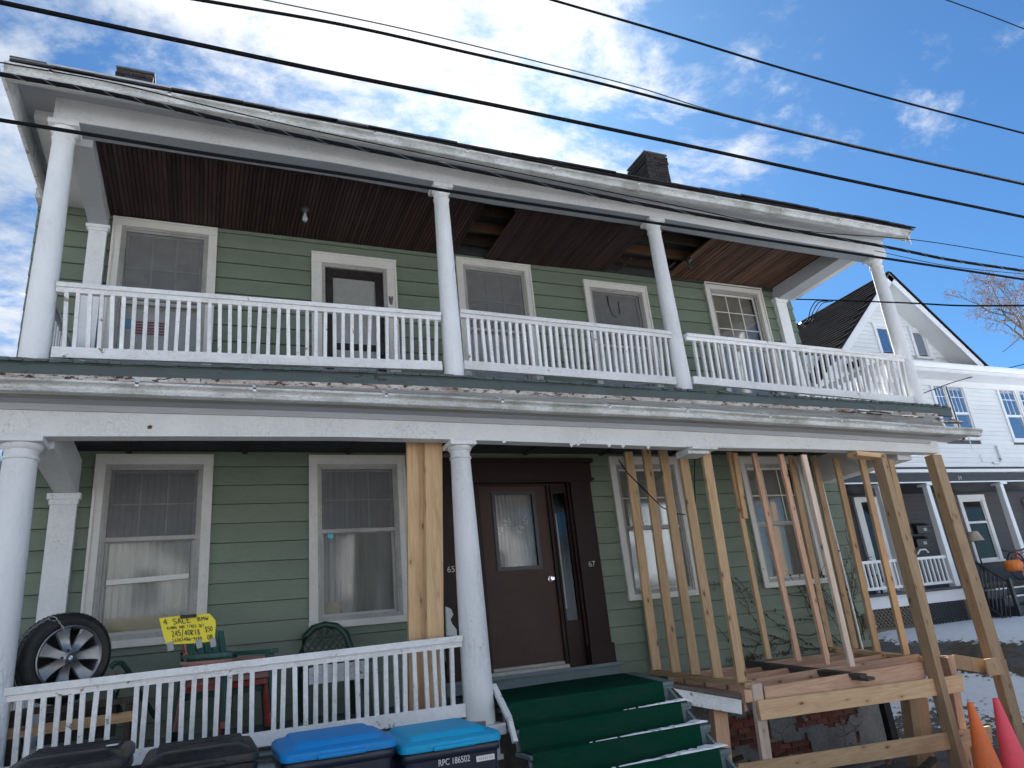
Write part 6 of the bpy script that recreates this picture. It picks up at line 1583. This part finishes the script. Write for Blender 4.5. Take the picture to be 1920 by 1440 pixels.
cable([(1743,733), (1790,716), (1850,700), (1920,683)], 3.0, .012, 'thin wire rising to the right in front of the neighbour upper windows', e0=1.2, e1=8)
cable([(1880,660), (1905,640), (1935,610)], 3.0, .008, 'short dark wire in front of the right tree', e0=0, e1=6)

# ------------------------------------------------------------------ tree on the right
def tree(base, zc, R0, lab, seed, name='deciduous_tree', leaf=True, r0=.22, deps=6):
    """trunk from base up to zc, crown of radius about R0"""
    rnd = random.Random(seed); base = Vector(base)
    t = thing(name, lab, 'tree', base)
    tr = MB(); br = MB(); lf = MB()
    def grow(p, d, L, r, dep):
        n = 4; pts = [p]
        for i in range(n):
            d = (d + Vector((rnd.uniform(-.25, .25), rnd.uniform(-.25, .25), rnd.uniform(-.10, .14)))).normalized(); p = p + d * L / n; pts.append(p)
        (tr if dep == 0 else br).tube(pts, r, 7 if dep < 2 else (4 if dep < 5 else 3), dep < 2, r * .62)
        if dep >= deps - 1 and leaf:
            for q_ in pts[1:]:
                for _ in range(2):
                    if rnd.random() < .33:
                        c = q_ + Vector([rnd.uniform(-.12, .12) for _ in range(3)]); s = rnd.uniform(.025, .05)
                        a = Vector([rnd.uniform(-1, 1) for _ in range(3)]).normalized(); b = a.cross(Vector((.3, .8, .4))).normalized()
                        lf.quad(c - a*s, c - b*s*.7, c + a*s, c + b*s*.7)
        if dep < deps:
            for k in range(4 if dep < 2 else 3):
                a = Vector([rnd.uniform(-1, 1) for _ in range(3)]); a = (a - d*a.dot(d)).normalized()
                nd = (d + a * rnd.uniform(.6, 1.15)).normalized(); j = pts[rnd.choice([2, 3, 4, 4])]
                grow(j, nd, L * rnd.uniform(.60, .78), r * .60, dep + 1)
    tr.tube([base, Vector((base.x+.1, base.y, (base.z+zc)/2)), Vector((base.x, base.y, zc))], r0, 8, True, r0*.7)
    grow(Vector((base.x, base.y, zc)), Vector((0, 0, 1)), R0 * .62, r0 * .55, 0)
    obj('trunk', tr, 'bark', t); obj('branches', br, 'bark', t, kind='stuff')
    if leaf: obj('crown', lf, 'leafpink', t, kind='stuff')
    return t
tc_ = at(1985, 735, Y=13)
tree((tc_.x, 13, gz(tc_.x, 13) - .2), tc_.z, 4.6, 'tree with bare twigs and sparse reddish leaves behind the white house', 11)

# ------------------------------------------------------------------ the street behind the viewer (seen in the window glass)
struct('road', MB().box(-70, 70, -19, -9.6, -1.19, -1.135), 'concrete')
struct('kerb', MB().box(-70, 70, -9.6, -9.45, -1.19, -1.03).box(-70, 70, -19.15, -19, -1.19, -1.03), 'mortar')
M['sideA'] = paint('cream_siding', (.42, .44, .43), dirt_amt=.1); M['sideB'] = paint('pale_blue_siding', (.55, .62, .66), dirt_amt=.1); M['sideC'] = paint('pale_grey_siding_far', (.50, .50, .51), dirt_amt=.1)
def street_house(x0, x1, yf, h, mat, lab):
    """front faces +y at yf"""
    t = thing('street_house', lab, 'house', ((x0+x1)/2, yf, -1.1), 'houses across the street')
    q = MB().box(x0, x1, yf-8, yf, -1.1, h); obj('wall', q, mat, t)
    xm = (x0+x1)/2; r = MB(); H = h + (x1-x0)*.36
    r.prism([(x0-.4, h-.15), (xm, H), (xm, H+.2), (x0-.4, h+.05)], yf-8.4, yf+.4); r.prism([(xm, H), (x1+.4, h-.15), (x1+.4, h+.05), (xm, H+.2)], yf-8.4, yf+.4); obj('roof', r, 'roofgrey', t)
    obj('gable', MB().prism([(x0, h), (x1, h), (xm, H-.05)], yf-7.9, yf-.02), mat, t)
    for z0 in (.1, 3.0):
        for fx in (.18, .5, .82):
            xc = lerp(x0, x1, fx)
            if z0 < 1 and fx == .5: w = obj('door', MB().box(xc-.5, xc+.5, yf, yf+.06, -.5, 1.7), 'brown', t); continue
            w = obj('window', MB().box(xc-.6, xc+.6, yf, yf+.05, z0, z0+1.7), 'nwhite', t); obj('pane', MB().box(xc-.48, xc+.48, yf+.05, yf+.06, z0+.1, z0+1.6), 'dglass', w)
    obj('porch_roof', MB().hexa([(x0, yf+2, 2.2), (x1, yf+2, 2.2), (x1, yf, 2.3), (x0, yf, 2.3)], [(x0, yf+2, 2.35), (x1, yf+2, 2.35), (x1, yf, 2.8), (x0, yf, 2.8)]), 'roofgrey', t)
    for k in range(4): xx = lerp(x0+.2, x1-.2, k/3); obj('column', MB().box(xx-.1, xx+.1, yf+1.8, yf+2, -1.1, 2.2), 'nwhite', t)
street_house(-22, -13, -24, 5.2, 'sideC', 'pale grey gabled house across the street, faintly reflected in the left windows')
street_house(-8, 1, -24.5, 4.8, 'sideA', 'grey gabled house across the street, mirrored in the lower left window')
street_house(7, 16, -24, 5.4, 'sideC', 'pale grey gabled house across the street, mirrored in the lower right windows')
street_house(21, 30, -24.5, 5.0, 'sideB', 'pale blue gabled house across the street, outside the picture')
for i, x in enumerate((-10.5, 4.0, 18.5)):
    tree((x, -23, -1.2), 3.0, 4.2, ['bare street tree across the road left of the grey house', 'bare street tree across the road in front of the gap between two grey houses', 'bare street tree across the road by the pale blue house'][i], 20+i, leaf=False, deps=4)
